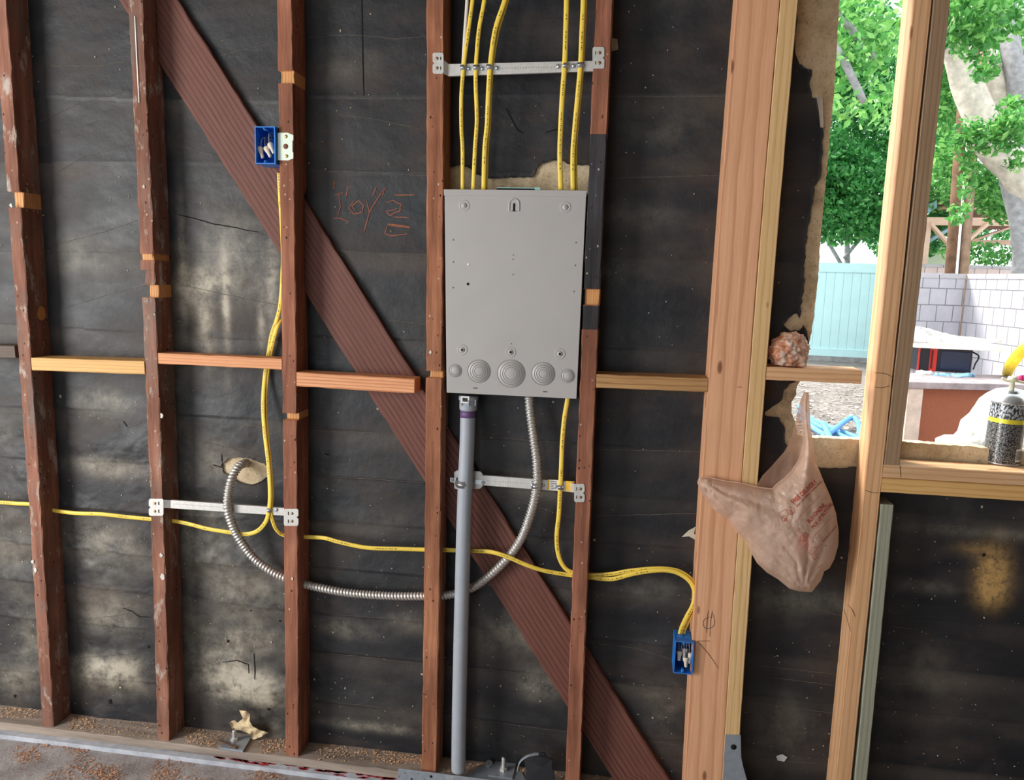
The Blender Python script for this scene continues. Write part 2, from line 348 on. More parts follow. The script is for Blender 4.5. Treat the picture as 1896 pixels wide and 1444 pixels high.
def stud(name, Lp, Rp, z0, z1, mat, label, notches=(), seed=1, rough=.0012, d=DEP-.0005, group=None, back=True, y=0., mats2=None, wfix=None, cat='stud'):
    l = [U(*p, y) for p in Lp] if Lp else None; r = [U(*p, y) for p in Rp]
    dg = 2 if len(Rp) > 2 else 1
    pr = np.polyfit([p.z for p in r], [p.x for p in r], dg)
    pl_ = np.polyfit([p.z for p in l], [p.x for p in l], dg if len(Lp) > 2 else 1) if l else np.array(pr); 
    if not l: pl_ = pr.copy(); pl_[-1] -= wfix
    L_ = lambda z: np.polyval(pl_, z); R_ = lambda z: np.polyval(pr, z)
    xm0 = (L_(z0)+R_(z0))/2; zz = np.linspace(z0, z1, 9)
    wm = float(np.mean([R_(q)-L_(q) for q in zz])) if not wfix else wfix
    cc = lambda t: (L_(z0+t)+R_(z0+t))/2-xm0
    nt = [(Z(0 if False else 600, 0), 0)] if False else []
    for n_ in notches: nt.append((n_[0]-z0, n_[1]-z0)+tuple(n_[2:]))
    bn = []
    if back:
        xa = (L_(.9)+R_(.9))/2; zc = zl(xa); zc = zl((L_(zc)+R_(zc))/2)
        bn = [(zc-bhalf-z0-.004, zc+bhalf-z0+.004, .0215, bs)] if z0 < zc < z1+.1 else []
    o = lumber(name, (xm0, y, z0), (xm0, y, z1), wm, d, mat, nt, seed, rough, cx=cc, backn=bn, mats2=mats2)
    STUD[name] = (L_, R_); tag(o, label, cat, group); return o, L_, R_
ZT = 2.4
def nz(v0, v1, u, *a): return (Z(u, v1), Z(u, v0))+a       # notch between pixel rows v0 (upper) and v1
G = 'old stud wall framing'
s0 = stud('wall_stud', None, [(-262, 0), (-215, 480), (-170, 1300)], 0, ZT, M['paint_wood'], 'old stud', wfix=.041, seed=3) if False else None
s1 = stud('wall_stud', None, [(11, 0), (44, 480), (74, 920), (99, 1346)], 0, ZT, M['paint_wood'], 'leftmost old stud, red-brown fading to white-painted patches, notched near the top',
     [nz(355, 384, 30, .012, .012, 0, 1)], 21, .0014, wfix=.039)
s2 = stud('wall_stud', [(237, 0), (259, 480), (278, 920), (292, 1370)], [(263, 0), (285, 480), (301, 920), (313, 1378)], 0, ZT, M['paint_wood'],
     'second old stud from the left, chewed edge and pale notch above its tan block', [nz(500, 526, 275, .002, .011, 0, 0), nz(527, 551, 278, .014, .014, -.006, 1), nz(470, 482, 275, .004, 0, .004, 1)], 22, .0016)
s3 = stud('wall_stud', [(512, 0), (519, 480), (526, 920), (529, 1399)], [(541, 0), (546, 480), (550, 920), (552, 1400)], 0, ZT, M['red_wood'],
     'red-brown old stud carrying the upper blue box', [nz(130, 154, 530, .010, .004, -.002, 1), nz(765, 778, 535, .020, .004, -.004, 1)], 23, .001)
s4 = stud('wall_stud', [(791, 0), (789, 480), (787, 920), (779, 1430)], [(819.5, 0), (821, 480), (815, 920), (808, 1430)], 0, ZT, M['red_wood_b'],
     'orange-brown old stud tight against the left side of the grey panel', [nz(687, 700, 805, .016, .008, 0, 1)], 24, .001)
s5 = stud('wall_stud', [(1103, 0), (1087, 400), (1060, 1060), (1047, 1440)], [(1134, 0), (1118, 400), (1087, 1060), (1074, 1440)], 0, ZT, M['red_wood'],
     'old stud right of the grey panel, partly stained black, splintered notch', [nz(248, 535, 1105, .0002, 0, 0, 2), nz(535, 565, 1095, .012, .001, 0, 1), nz(566, 610, 1092, .0002, 0, 0, 2)], 25, .001)
s6 = stud('corner_post', [(1364, 0), (1328, 480), (1291, 1020), (1267, 1444)], [(1444, 0), (1404, 480), (1364, 1020), (1338, 1444)], 0, ZT, M['post_fir'],
     'wide new orange fir post with pencil marks beside the lower blue box', (), 26, .0003, back=False, cat='post')
s7 = stud('wall_stud', [(1445, 0), (1405, 480), (1365, 1020), (1339, 1400)], [(1477, 0), (1438, 480), (1391, 1020), (1371, 1361)], 0, ZT, M['pale_fir'],
     'pale new stud fastened to the right side of the wide orange post', (), 27, .0004, back=False)
s8 = stud('king_stud', [(1691, 0), (1646, 480), (1605, 854), (1547, 1444)], [(1726, 0), (1676, 480), (1635, 854), (1577, 1444)], 0, ZT, M['king_fir'],
     'full-height new stud at the left of the window opening, sunlit on its left side', (), 28, .0004, back=False)
zs_top = (Z(1636, 856)+Z(1896, 879))/2; zs_mid = (Z(1633, 884)+Z(1896, 900))/2; zs_bot = (Z(1631, 911)+Z(1896, 928))/2
s9 = stud('trimmer_stud', [(1729, 0), (1679, 480), (1638, 853)], [(1760, 0), (1709.5, 480), (1666, 853)], zs_top+.0005, ZT, M['trim_fir'],
     'brown weathered stud standing on the window sill against the king stud', (), 29, .0004, back=False)
s10 = stud('cripple_stud', [(1634, 913), (1582, 1444)], [(1657, 913), (1606, 1444)], 0, zs_bot-.0005, M['grey_fir'],
     'grey-green stud below the left end of the window sill', (), 30, .0006, back=False)
xk = s8[2](zs_mid)
for nm, za, zb, lb, sdd in (('sill_board', zs_mid, zs_top, 'upper board of the doubled window sill, the spray can stands on it', 1), ('sill_board', zs_bot, zs_mid-.001, 'lower board of the doubled window sill, under the one with the can', 2)):
    o = lumber(nm, (xk+.001, 0, (za+zb)/2), (2.25, 0, (za+zb)/2), zb-za, DEP, M['sill_fir' if sdd == 1 else 'block_tan'], seed=40+sdd, rough=.0003); tag(o, lb, 'sill board')
o, _, _ = stud('wall_stud', [(2200, 480), (2120, 1444)], [(2235, 480), (2155, 1444)], 0, ZT, M['king_fir'], 'new stud', (), 31, .0004, back=False) if False else (None, 0, 0)
mb = MB(); mb.ribbon([U(u, v, -.0022) for u, v in ((249, 30), (251, 70), (253, 110), (254.5, 140), (257, 190))], .0028); mb.build('paint_streak', M['white_lab'], s2[0])
for par, pts_ in ((s2[0], [(266, 345, .0042), (298, 1028, .006), (301, 1068, .008), (299, 770, .006)]), (s3[0], [(541, 1071, .0038)]), (s1[0], [(20, 380, .005), (65, 1055, .008), (60, 1040, .006)]), (s4[0], [(797, 652, .004)])):
    for (u, v, r) in pts_: c = U(u, v, -.0018); MB().add([c]+[c+Vector((r*random.uniform(.5, 1)*math.cos(k*.6283), 0, r*random.uniform(.8, 1.6)*math.sin(k*.6283))) for k in range(10)], [(0, (k+1) % 10+1, k+1) for k in range(10)]).build('paint_spot', plain('paint_spot', srgb(206, 200, 192), .7), par)
kx = s1[2](Z(72, 580))+.0006; c = Vector((kx, .052, Z(72, 580, .05))); MB().add([c]+[c+Vector((.0002, .018*math.cos(k*.524)*random.uniform(.85, 1.1), .020*math.sin(k*.524)*random.uniform(.9, 1.1))) for k in range(12)], [(0, k+1, (k+1) % 12+1) for k in range(12)]).build('bare_knot', M['cut_wood'], s1[0])
# blocks between the studs
def block(ul, ur, vt, vb, mat, label, seed, ua=None, d=DEP-.002, y=0.0, bn=()):
    a = U(ul, (vt[0]+vb[0])/2, y); b = U(ur, (vt[1]+vb[1])/2, y)
    h = ((U(ul, vt[0], y).z-U(ul, vb[0], y).z)+(U(ur, vt[1], y).z-U(ur, vb[1], y).z))/2
    o = lumber('blocking', a, b, h, d, mat, seed=seed, rough=.0005, backn=bn); tag(o, label, 'blocking'); return o
def sx(s, side, z): return s[1 if side == 'L' else 2](z)
def ublk(s, side, v, guess):
    z = Z(guess, v); x = sx(s, side, z); lo, hi = guess-80, guess+80
    for _ in range(30):
        m = (lo+hi)/2
        if U(m, v).x < x: lo = m
        else: hi = m
    return m
block(-150, ublk(s1, 'L', 650, 25)-6, (638, 640), (661, 663), M['block_grey'], 'short weathered grey block at the far left edge', 51, y=.012, d=.06)
block(ublk(s1, 'R', 672, 58)+.8, ublk(s2, 'L', 682, 270)-.8, (663, 668), (685, 694), M['block_tan'], 'yellowish tan block between the two leftmost studs', 52)
block(ublk(s2, 'R', 662, 293)+.8, ublk(s3, 'L', 675, 522)-.8, (654, 664), (673, 685), M['block_pink'], 'pinkish block with sawdust on top, the yellow cable drops behind it', 53, d=.055)
block(ublk(s3, 'R', 700, 549)+.8, ublk(s4, 'L', 715, 787)-.8, (688, 704), (716, 729), M['block_pink'], 'pinkish striped block crossing in front of the diagonal brace', 54, d=.0605)
block(ublk(s5, 'R', 705, 1103)+.8, ublk(s6, 'L', 713, 1314)-.8, (694, 700), (717, 727), M['block_brown'], 'brown knotty block between the panel stud and the wide post', 55)
block(ublk(s7, 'R', 690, 1418)+.8, ublk(s8, 'L', 698, 1618)-.8, (679, 687), (703, 712), M['king_fir'], 'new block in the opening, crumpled bag lying on its left end', 56)
# bottom plate, curb, floor, unseen room shell added to block sky light
o = lumber('bottom_plate', (-2.3, -.008, -.0125), (2.4, -.008, -.0125), .025, .0905, M['plate_wood'], seed=61, rough=.0012); tag(o, 'dusty grey timber plate under the studs, strewn with sawdust', 'sill plate')
def struct(o): o['kind'] = 'structure'; return o
struct(MB().box((-3.2, -.028, -.3), (3.2, .12, -.0255)).build('trim_1', M['curb']))
struct(MB().box((-3.2, -4.6, -.3), (3.2, -.028, -.040)).build('floor', M['floor']))
struct(MB().box((-3.3, -4.6, 2.46), (3.3, .14, 2.55)).build('sky_blocker_ceiling', M['light_blocker']))
struct(MB().box((3.0, -4.6, -.06), (3.1, .14, 2.46)).build('sky_blocker_right', M['light_blocker']))
struct(MB().box((-.2, -4.7, -.06), (3.1, -4.6, 2.46)).build('rear_fill_blocker', M['light_blocker']))  # unseen partial rear wall, added to cut the fill light
mb = MB(); mb.box((-3.2, -4.6, -.06), (-3.1, -3.2, 2.46)); mb.box((-3.2, -1.4, -.06), (-3.1, .14, 2.46)); mb.box((-3.2, -3.2, 2.2), (-3.1, -1.4, 2.46)); struct(mb.build('sky_blocker_left', M['light_blocker']))
# stucco wall with the opening cut out
SY = DEP+.003
op = [(1556, -60), (1553, 30), (1546, 150), (1538, 240), (1530, 330), (1520, 440), (1516, 500), (1507, 590), (1498, 640), (1489, 672), (1483, 700), (1476, 714), (1474, 730), (1466, 745), (1465, 765), (1473, 780), (1476, 806),
      (1500, 810), (1530, 811), (1560, 812), (1600, 814), (1640, 816), (1668, 817), (1700, 820), (1740, 823), (1790, 826), (1840, 831), (1896, 836), (2000, 843), (2090, 850)]
pts = []
for i, (a, b) in enumerate(zip(op, op[1:])):
    A_, B_ = U(*a, SY), U(*b, SY); n = max(1, int((B_-A_).length/.008))
    for k in range(n): pts.append(A_.lerp(B_, k/n)+Vector((random.uniform(-1, 1)*.0012, 0, random.uniform(-1, 1)*.0012)))
pts.append(U(*op[-1], SY)); xr = pts[-1].x
poly = [Vector((-3.1, SY, 2.46)), Vector((-3.1, SY, -.04)), Vector((3.0, SY, -.04)), Vector((3.0, SY, 2.46)), Vector((xr, SY, 2.46))]+pts[::-1]+[Vector((pts[0].x, SY, 2.46))]
mb = MB(); tri = geometry.tessellate_polygon([poly]); n = len(poly); q = [p+Vector((0, .034, 0)) for p in poly]
mb.add(poly+q, [tuple(t) for t in tri]+[tuple(i+n for i in t[::-1]) for t in tri]+[(i, (i+1) % n, (i+1) % n+n, i+n) for i in range(n)])
wall = struct(mb.build('wall_front', M['stucco']))
OPEN = [(p.x, p.z) for p in pts]+[(xr, 2.6), (pts[0].x, 2.6)]
# building paper: fine sheet with torn holes
def inpoly(x, z, P):
    r = np.zeros(x.shape, bool); n = len(P)
    for i in range(n):
        x1, z1 = P[i]; x2, z2 = P[(i+1) % n]
        if z1 == z2: continue
        c = ((z1 > z) != (z2 > z)) & (x < (x2-x1)*(z-z1)/(z2-z1)+x1); r ^= c
    return r
def pxpoly(p, y=DEP, jit=.0022, st=.009):
    P = [U(*a, y) for a in p]; out = []
    for a, b in zip(P, P[1:]+P[:1]):
        n = max(1, int((b-a).length/st))
        for k in range(n):
            c = a.lerp(b, k/n); out.append((c.x+random.uniform(-1, 1)*jit, c.z+random.uniform(-1, 1)*jit))
    return out
HOLES = [pxpoly([(826, 312), (850, 306), (872, 312), (880, 321), (895, 328), (905, 331), (930, 330), (960, 328), (985, 329), (992, 312), (1005, 304), (1020, 298), (1045, 300), (1065, 308), (1092, 306), (1092, 372), (826, 372)]),
         pxpoly([(410, 858), (425, 848), (440, 845), (465, 848), (490, 858), (504, 869), (500, 880), (480, 893), (460, 897), (445, 893), (435, 885), (415, 873)]),
         pxpoly([(1451, 601), (1460, 588), (1475, 578), (1478, 590), (1487, 601), (1478, 611), (1462, 612)]),
         pxpoly([(1478, -60), (1474, 60), (1470, 92), (1478, 118), (1488, 128), (1502, 131), (1498, 160), (1502, 180), (1514, 184), (1518, 205), (1524, 237), (1520, 300), (1518, 330), (1508, 345), (1504, 380), (1496, 420), (1490, 470), (1489, 520), (1484, 560), (1480, 590),
                 (1492, 612), (1498, 640), (1488, 680), (1470, 709), (1462, 711), (1452, 722), (1448, 742), (1430, 752), (1416, 764), (1418, 771), (1440, 773), (1452, 786), (1452, 810), (1456, 824), (1448, 850), (1464, 845), (1480, 856), (1500, 864), (1540, 867), (1580, 864), (1600, 866), (1640, 880), (2600, 880), (2600, -60)])]
gs = .0042; xs_ = np.arange(-2.1, 2.3, gs); zs_ = np.arange(-.002, 2.44, gs); X, Zg = np.meshgrid(xs_, zs_)
nx, nzz = len(xs_), len(zs_)
def blobmap(bl):
    a = np.zeros_like(X)
    for (u, v, ru, rv, s) in bl:
        p = U(u, v, DEP); k = .00142; rx, rz = ru*k, rv*k
        e = ((X-p.x+.0*Zg)/rx)**2+((Zg-p.z)/rz)**2; a = a+s*np.exp(-e*.9)
    return a
dust_sheen = blobmap([(440, 470, 70, 80, .45), (340, 500, 10, 120, .6), (350, 545, 20, 30, .5), (400, 525, 70, 22, .5), (420, 580, 8, 90, 1.0), (380, 590, 16, 80, .6), (505, 520, 12, 90, .9), (485, 610, 8, 60, .7), (385, 620, 20, 60, .3), (150, 470, 60, 40, .2), (200, 745, 60, 26, .5), (210, 865, 80, 20, .7), (190, 1010, 90, 50, .6),
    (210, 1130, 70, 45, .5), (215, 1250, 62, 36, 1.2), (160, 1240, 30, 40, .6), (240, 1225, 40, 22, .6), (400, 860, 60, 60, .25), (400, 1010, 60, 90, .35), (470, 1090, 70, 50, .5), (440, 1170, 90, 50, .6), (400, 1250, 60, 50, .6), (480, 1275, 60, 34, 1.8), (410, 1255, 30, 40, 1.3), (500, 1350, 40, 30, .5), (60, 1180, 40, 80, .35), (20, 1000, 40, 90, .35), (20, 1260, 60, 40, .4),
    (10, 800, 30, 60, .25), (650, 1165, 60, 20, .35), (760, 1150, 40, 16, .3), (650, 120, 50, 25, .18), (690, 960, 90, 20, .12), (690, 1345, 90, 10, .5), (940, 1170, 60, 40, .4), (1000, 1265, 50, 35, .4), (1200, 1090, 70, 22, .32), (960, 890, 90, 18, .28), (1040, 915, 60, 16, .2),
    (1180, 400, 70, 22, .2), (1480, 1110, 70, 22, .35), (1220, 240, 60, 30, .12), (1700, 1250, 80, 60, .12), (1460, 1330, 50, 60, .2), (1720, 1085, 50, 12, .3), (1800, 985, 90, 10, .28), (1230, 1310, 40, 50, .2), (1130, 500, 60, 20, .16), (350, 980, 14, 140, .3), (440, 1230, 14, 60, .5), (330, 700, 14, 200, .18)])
dust_sheen = dust_sheen*(.75+.9*np.clip(fbm(X*9, Zg*13), -.5, .8))+.10*np.clip(fbm(X*3+5, Zg*7+3), 0, 1)  # real dust patches plus sheen streaks of the crinkled paper painted as pale colour
tan_ = blobmap([(1838, 1060, 24, 42, 1.3), (1800, 1015, 26, 12, .35), (1835, 1100, 24, 24, .7)])
bul = .0035*fbm(X*4, Zg*9, 3)+.0012*fbm(X*22, Zg*30, 3)
left = np.clip((-.15-X)/.4, 0, 1)*np.clip((1.35-Zg)/.5, 0, 1)
bul = bul+left*.010*(fbm(X*7+3, Zg*9+8, 5))+blobmap([(215, 1250, 70, 40, .012), (480, 1280, 60, 36, .016)*1 if False else (480, 1280, 60, 36, .016), (400, 1230, 50, 30, .006), (430, 480, 60, 90, .004)])
for zz_ in (1.88, 1.685, 1.47, 1.24, .973, .836, .70, .56, .416, .292, .135):      # lapped board steps telegraph through
    dz = Zg-zz_-.02*np.sin(X*1.3+zz_*9)*(X < -.42); bul = bul+.0022*np.exp(-np.clip(dz, 0, 1)/.02)*(dz > 0)
band = 0*X  # lit sheen below each board lap, painted in as paler brown
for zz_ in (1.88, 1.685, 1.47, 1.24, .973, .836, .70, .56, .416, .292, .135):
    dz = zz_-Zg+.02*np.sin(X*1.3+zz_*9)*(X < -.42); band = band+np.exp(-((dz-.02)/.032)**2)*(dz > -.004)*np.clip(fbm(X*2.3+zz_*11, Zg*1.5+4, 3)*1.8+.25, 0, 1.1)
Y = DEP-.0012-np.clip(bul+.0015, 0, .03)
face_in = np.ones((nzz-1, nx-1), bool); xc = X[:-1, :-1]+gs/2; zc = Zg[:-1, :-1]+gs/2
for P in HOLES: face_in &= ~inpoly(xc, zc, P)
face_in &= ~((xc > xr-.001) & (zc > 2.0) & False)
idx = np.arange(nx*nzz).reshape(nzz, nx); fi = np.argwhere(face_in)
a = idx[:-1, :-1][face_in]; b = idx[:-1, 1:][face_in]; c_ = idx[1:, 1:][face_in]; d_ = idx[1:, :-1][face_in]
faces = np.stack([a, b, c_, d_], 1); used = np.zeros(nx*nzz, bool); used[faces.ravel()] = True; remap = np.cumsum(used)-1
cnt = np.zeros(nx*nzz, int); np.add.at(cnt, faces.ravel(), 1)
Xf = X.ravel().copy(); Zf = Zg.ravel().copy(); Yf = Y.ravel().copy()
bd = np.where(used & (cnt < 4))[0]
for i in bd:                                           # pull the border onto the torn outline
    best = None; bx, bz = Xf[i], Zf[i]
    for P in HOLES:
        Pn = np.array(P); Qn = np.roll(Pn, -1, 0); dv = Qn-Pn; t = np.clip(((np.array([bx, bz])-Pn)*dv).sum(1)/np.maximum((dv**2).sum(1), 1e-12), 0, 1)
        pr_ = Pn+dv*t[:, None]; dd = np.hypot(pr_[:, 0]-bx, pr_[:, 1]-bz); k = dd.argmin()
        if best is None or dd[k] < best[0]: best = (dd[k], pr_[k])
    if best[0] < gs*1.3: Xf[i], Zf[i] = best[1]
    Yf[i] -= random.uniform(0, .004)*(best[0] < gs*1.3)
me = bpy.data.meshes.new('building_paper'); vv = np.stack([Xf, Yf, Zf], 1)[used]; ff = remap[faces]
me.vertices.add(len(vv)); me.vertices.foreach_set('co', vv.ravel()); me.loops.add(ff.size); me.loops.foreach_set('vertex_index', ff.ravel().astype(np.int32))
me.polygons.add(len(ff)); me.polygons.foreach_set('loop_start', np.arange(0, ff.size, 4, dtype=np.int32)); me.polygons.foreach_set('loop_total', np.full(len(ff), 4, np.int32))
me.polygons.foreach_set('use_smooth', np.ones(len(ff), bool)); me.update(calc_edges=True)
for nm, ar in (('dust_sheen', dust_sheen), ('tan', tan_), ('band', band)): at = me.attributes.new(nm, 'FLOAT', 'POINT'); at.data.foreach_set('value', ar.ravel()[used].astype(np.float32))
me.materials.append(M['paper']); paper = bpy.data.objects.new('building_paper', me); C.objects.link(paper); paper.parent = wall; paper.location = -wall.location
def PY(x, z):
    i = min(max(int(round((x-xs_[0])/gs)), 0), nx-1); j = min(max(int(round((z-zs_[0])/gs)), 0), nzz-1); return float(Y[j, i])
def onpaper(u, v, lift=.0012):
    p = U(u, v, DEP-.003); return Vector((p.x, PY(p.x, p.z)-lift, p.z))
def pline(pts, n=10, lift=.0012):
    o = []
    for a, b in zip(pts, pts[1:]):
        for k in range(n): t = k/n; o.append(onpaper(a[0]+(b[0]-a[0])*t, a[1]+(b[1]-a[1])*t+random.uniform(-.7, .7), lift))
    o.append(onpaper(*pts[-1], lift)); return o
seams = [[(93,122),(180,122),(240,113)],[(75,225),(150,190),(245,165)],[(105,318),(160,288),(245,268)],[(115,450),(190,430),(255,408)],[(130,567),(210,543),(272,528)],[(138,708),(210,695)],[(120,770),(190,775),(228,780)],[(235,793),(270,778)],
 [(125,990),(180,975),(230,963)],[(130,1110),(200,1097),(280,1088)],[(135,1150),(240,1135),(280,1130)],[(140,1218),(280,1208)],[(0,586),(28,583)],[(0,765),(40,767)],[(0,1162),(38,1168)],[(0,1116),(60,1112)],
 [(405,105),(450,92),(515,80)],[(460,188),(515,200)],[(330,270),(400,290)],[(335,527),(430,548),(520,566)],[(352,783),(520,790)],[(360,815),(430,830),(520,862)],[(430,985),(525,1010)],
 [(570,70),(640,65),(700,68),(730,72),(790,68)],[(575,182),(790,182)],[(600,210),(700,222),(785,240)],[(572,316),(690,320),(790,325)],[(625,463),(790,479)],[(715,592),(790,600)],[(575,797),(736,802)],[(580,880),(786,893)],[(575,1004),(650,1006)],
 [(611,1136),(700,1143),(781,1153)],[(606,1208),(700,1219),(781,1228)],[(614,1298),(700,1308),(779,1320)],[(885,808),(1058,821)],[(905,912),(950,925),(1060,958)],[(870,1236),(1005,1250)],[(905,1335),(1048,1354)],
 [(1130,179),(1350,178)],[(1120,330),(1330,325)],[(1100,832),(1305,836)],[(1100,955),(1300,950)],[(1095,1190),(1180,1200),(1260,1225)],[(1130,1267),(1260,1285)],[(1200,1370),(1270,1382)],[(1395,1100),(1560,1140)],[(1400,1232),(1548,1247)],[(1430,1255),(1545,1268)],
 [(1385,1300),(1541,1320)],[(1410,1405),(1530,1415)],[(1680,970),(1780,975)],[(1650,1265),(1720,1268)],[(1650,1160),(1700,1165)]]
mb = MB()
for s_ in seams: mb.ribbon(pline(s_), .0013)
mb.build('paper_seam', M['seam'], paper)
mb = MB()
for s_ in [[(670,0),(671,60),(672,120),(674,178)],[(330,397),(400,415),(480,430)],[(937,200),(950,225),(958,240),(970,247)],[(1010,245),(1035,238)],[(228,1125),(245,1132),(258,1142),(278,1143)],[(228,780),(235,790)],[(470,1210),(474,1255)],[(412,1225),(440,1222),(460,1230),(462,1245)],
           [(395,860),(412,866)],[(410,842),(412,858)],[(600,840),(610,842)],[(1000,540),(1002,542)]]: mb.ribbon(pline(s_), .003)
for (u, v, s) in [(205, 1298, 9), (422, 1187, 6), (518, 1150, 5), (500, 1310, 6), (28, 1288, 6), (275, 1198, 5), (1821, 1027, 5), (465, 1130, 3)]:
    c = onpaper(u, v, .002); r = s*.0008; mb.add([c]+[c+Vector((r*random.uniform(.5, 1.2)*math.cos(k*.7), -.0004, r*random.uniform(.6, 1.5)*math.sin(k*.7))) for k in range(9)], [(0, k+1, (k+1) % 9+1) for k in range(9)])
mb.build('paper_tear', M['crack'], paper)
mb = MB()   # handwriting
for s_ in [[(627,359),(630,382),(625,403)],[(618,404),(632,404),(646,411)],[(619,362),(635,357)],[(655,372),(646,385),(655,396),(670,393),(673,380),(664,372),(652,380),(658,390)],[(678,370),(684,392),(700,366),(708,352)],[(684,392),(678,415),(674,430)],[(645,345),(640,365)],
           [(715,375),(728,371),(742,378),(740,390),(722,399),(716,392),(736,386)],[(730,402),(757,403)],[(717,415),(759,420)],[(717,417),(713,432),(724,437),(755,433)],[(620,336),(618,350)],[(690,362),(697,345)],[(712,348),(708,362)]]: mb.ribbon(smooth_path(pline(s_, 3), 4), .0036)
mb.build('chalk_writing', M['chalk'], paper)
mb = MB(); mb.ribbon(pline([(730,361),(767,361)]), .003); mb.ribbon(pline([(717,415),(759,421)]), .006); mb.build('chalk_writing', plain('orange_chalk', srgb(150, 96, 62), .9, 0, .4, 200), paper)
mb = MB()
for k in range(2600):
    x = random.uniform(-1.7, 1.9); z = random.uniform(.02, 2.15)
    if random.random() > .35+.65*(z < .8): continue
    if any(inpoly(np.array([x]), np.array([z]), P)[0] for P in HOLES): continue
    r = random.uniform(.0008, .0026)*(2 if random.random() < .05 else 1); an = random.uniform(0, 3); e = random.uniform(.4, 1.0); y = PY(x, z)-.001; ca, sa = math.cos(an), math.sin(an)
    mb.add([(x+(r*p*ca-r*e*q_*sa), y-random.uniform(0, .002), z+(r*p*sa+r*e*q_*ca)) for p, q_ in ((-1, -.5), (.2, -1), (1, .2), (-.1, 1))], [(0, 1, 2, 3)])
o = mb.build('paper_speck', M['speck'], paper); o['kind'] = 'stuff'
# torn scraps of wallboard stuck at the paper
#PART2
# ------------------------------------------------------------------ grey electrical panel
PF = .003
P_ = lambda u, v, y=PF: U(u, v, y)
panel = thing('electrical_panel', 'grey metal electrical panel back with knockouts, wedged between two old studs', 'electrical panel', U(948, 738, .04))
TL, TR, BL, BR = P_(823, 352), P_(1086, 354.5), P_(827, 727), P_(1067.5, 738.5)
mb = MB(); mb.prism([BL, BR, TR, TL], (0, .074, 0)); mb.build('panel_body', M['panel_grey'], panel, .0012)
mb = MB(); mb.prism([P_(822, 362), P_(1085.5, 364.5), P_(1087, 353), P_(821.5, 350.5)], (0, -.0012, 0)); mb.build('top_flange', M['panel_grey'], panel, .0004)
k3 = 1/3.14; pp = lambda a, b: (780+a*k3, 320+b*k3)
for i, (a, b) in enumerate([(250, 190), (838, 200), (238, 1028), (520, 1042), (806, 1052)]):
    c = P_(*pp(a, b)); mb = MB()
    mb.lathe(c+Vector((0, .0002, 0)), (0, -1, 0), [(0, .0145), (.0006, .0142), (.0012, .0125), (.0004, .0095), (-.0, .0085), (.0012, .0070), (.0030, .0050), (.0034, .0042)], 28)
    dm = mb.build('mounting_dimple', M['panel_grey'], panel)
    if i > 1: MB().lathe(c+Vector((0, -.0032, 0)), (0, -1, 0), [(0, .0032), (.0006, .0031)], 14).build('screw_hole', M['dark'], dm)
    else: MB().lathe(c+Vector((0, -.0032, 0)), (0, -1, 0), [(0, .0028), (.0006, .0016)], 14).build('rivet', M['panel_grey'], dm)
c = P_(*pp(540, 190)); r = .0125
arch = [(-r, -.014)]+[(-r*math.cos(t), .004+r*math.sin(t)) for t in np.linspace(0, math.pi, 13)]+[(r, -.014)]
mb = MB(); ring = arch+[(x*.62, z*.8-.0028 if z < 0 else z*.62+.0006) for x, z in arch[::-1]]
mb.prism([c+Vector((x, 0, z)) for x, z in ring[:15]], (0, -.0006, 0)); mb.tube([c+Vector((x, -.0004, z)) for x, z in arch], .0026, .0018, 8); kh = mb.build('keyhole_boss', M['panel_grey'], panel, .0004)
sl_ = [(-.0028, -.013)]+[(-.0028*math.cos(t), .003+.0028*math.sin(t)) for t in np.linspace(0, math.pi, 9)]+[(.0028, -.013), (.010, -.0145), (-.008, -.0145)]
mb = MB(); mb.prism([c+Vector((x, -.0008, z)) for x, z in sl_], (0, -.0004, 0)); mb.build('keyhole', M['dark'], kh)
def ringmesh(c, r, w=.0011, seg=48, h=.0005):
    mb = MB(); mb.lathe(c, (0, -1, 0), [(0, r+w/2), (h, r+w/2), (h, r-w/2), (0, r-w/2)], seg, 0, False, False); return mb
for a, b, rs in [(198, 1150, (37, 26)), (335, 1153, (67, 52, 38, 26)), (522, 1167, (81, 64, 50, 37)), (708, 1168, (67, 51, 38, 24)), (852, 1180, (38, 27))]:
    c = P_(*pp(a, b)); mb = MB(); rr_ = .00141*k3
    mb.lathe(c+Vector((0, .0002, 0)), (0, -1, 0), [(0, rs[0]*rr_), (.0009, rs[0]*rr_-.0006)], 40); ko = mb.build('knockout', M['panel_grey'], panel)
    m2 = MB()
    for r in rs:
        q = ringmesh(c+Vector((0, -.0007, 0)), r*rr_); m2.add(q.v, q.f)
    m2.build('knockout_groove', M['panel_line'], ko)
for a, b in [(187, 389), (187, 518), (185, 667), (900, 405), (895, 538), (888, 690), (535, 478), (533, 503), (533, 591), (524, 993)]:
    MB().lathe(P_(*pp(a, b)), (0, -1, 0), [(0, .0024 if a in (187, 185, 900, 895, 888) else .0014), (.0006, .0016)], 12).build('punched_dot', M['panel_line'], panel)
MB().lathe(P_(*pp(274, 532)), (0, -1, 0), [(0, .0036), (.0006, .0032)], 14).build('bright_hole', M['white_lab'], panel)
MB().lathe(P_(*pp(272, 646)), (0, -1, 0), [(0, .0038), (.0006, .0034)], 14).build('dark_hole', M['dark'], panel)
for a, b in ((315, 1251), (720, 1272)):
    c = P_(*pp(a, b)); MB().box((c.x-.006, c.y-.0006, c.z-.0009), (c.x+.006, c.y+.001, c.z+.0009)).build('slot', M['dark'], panel)
mb = MB(); mb.prism([U(918, 352, .012), U(999, 353.5, .012), U(994, 347, .012), U(922, 346, .012)], (0, .02, 0)); tb = mb.build('top_bracket', M['dark'], panel, .0008)
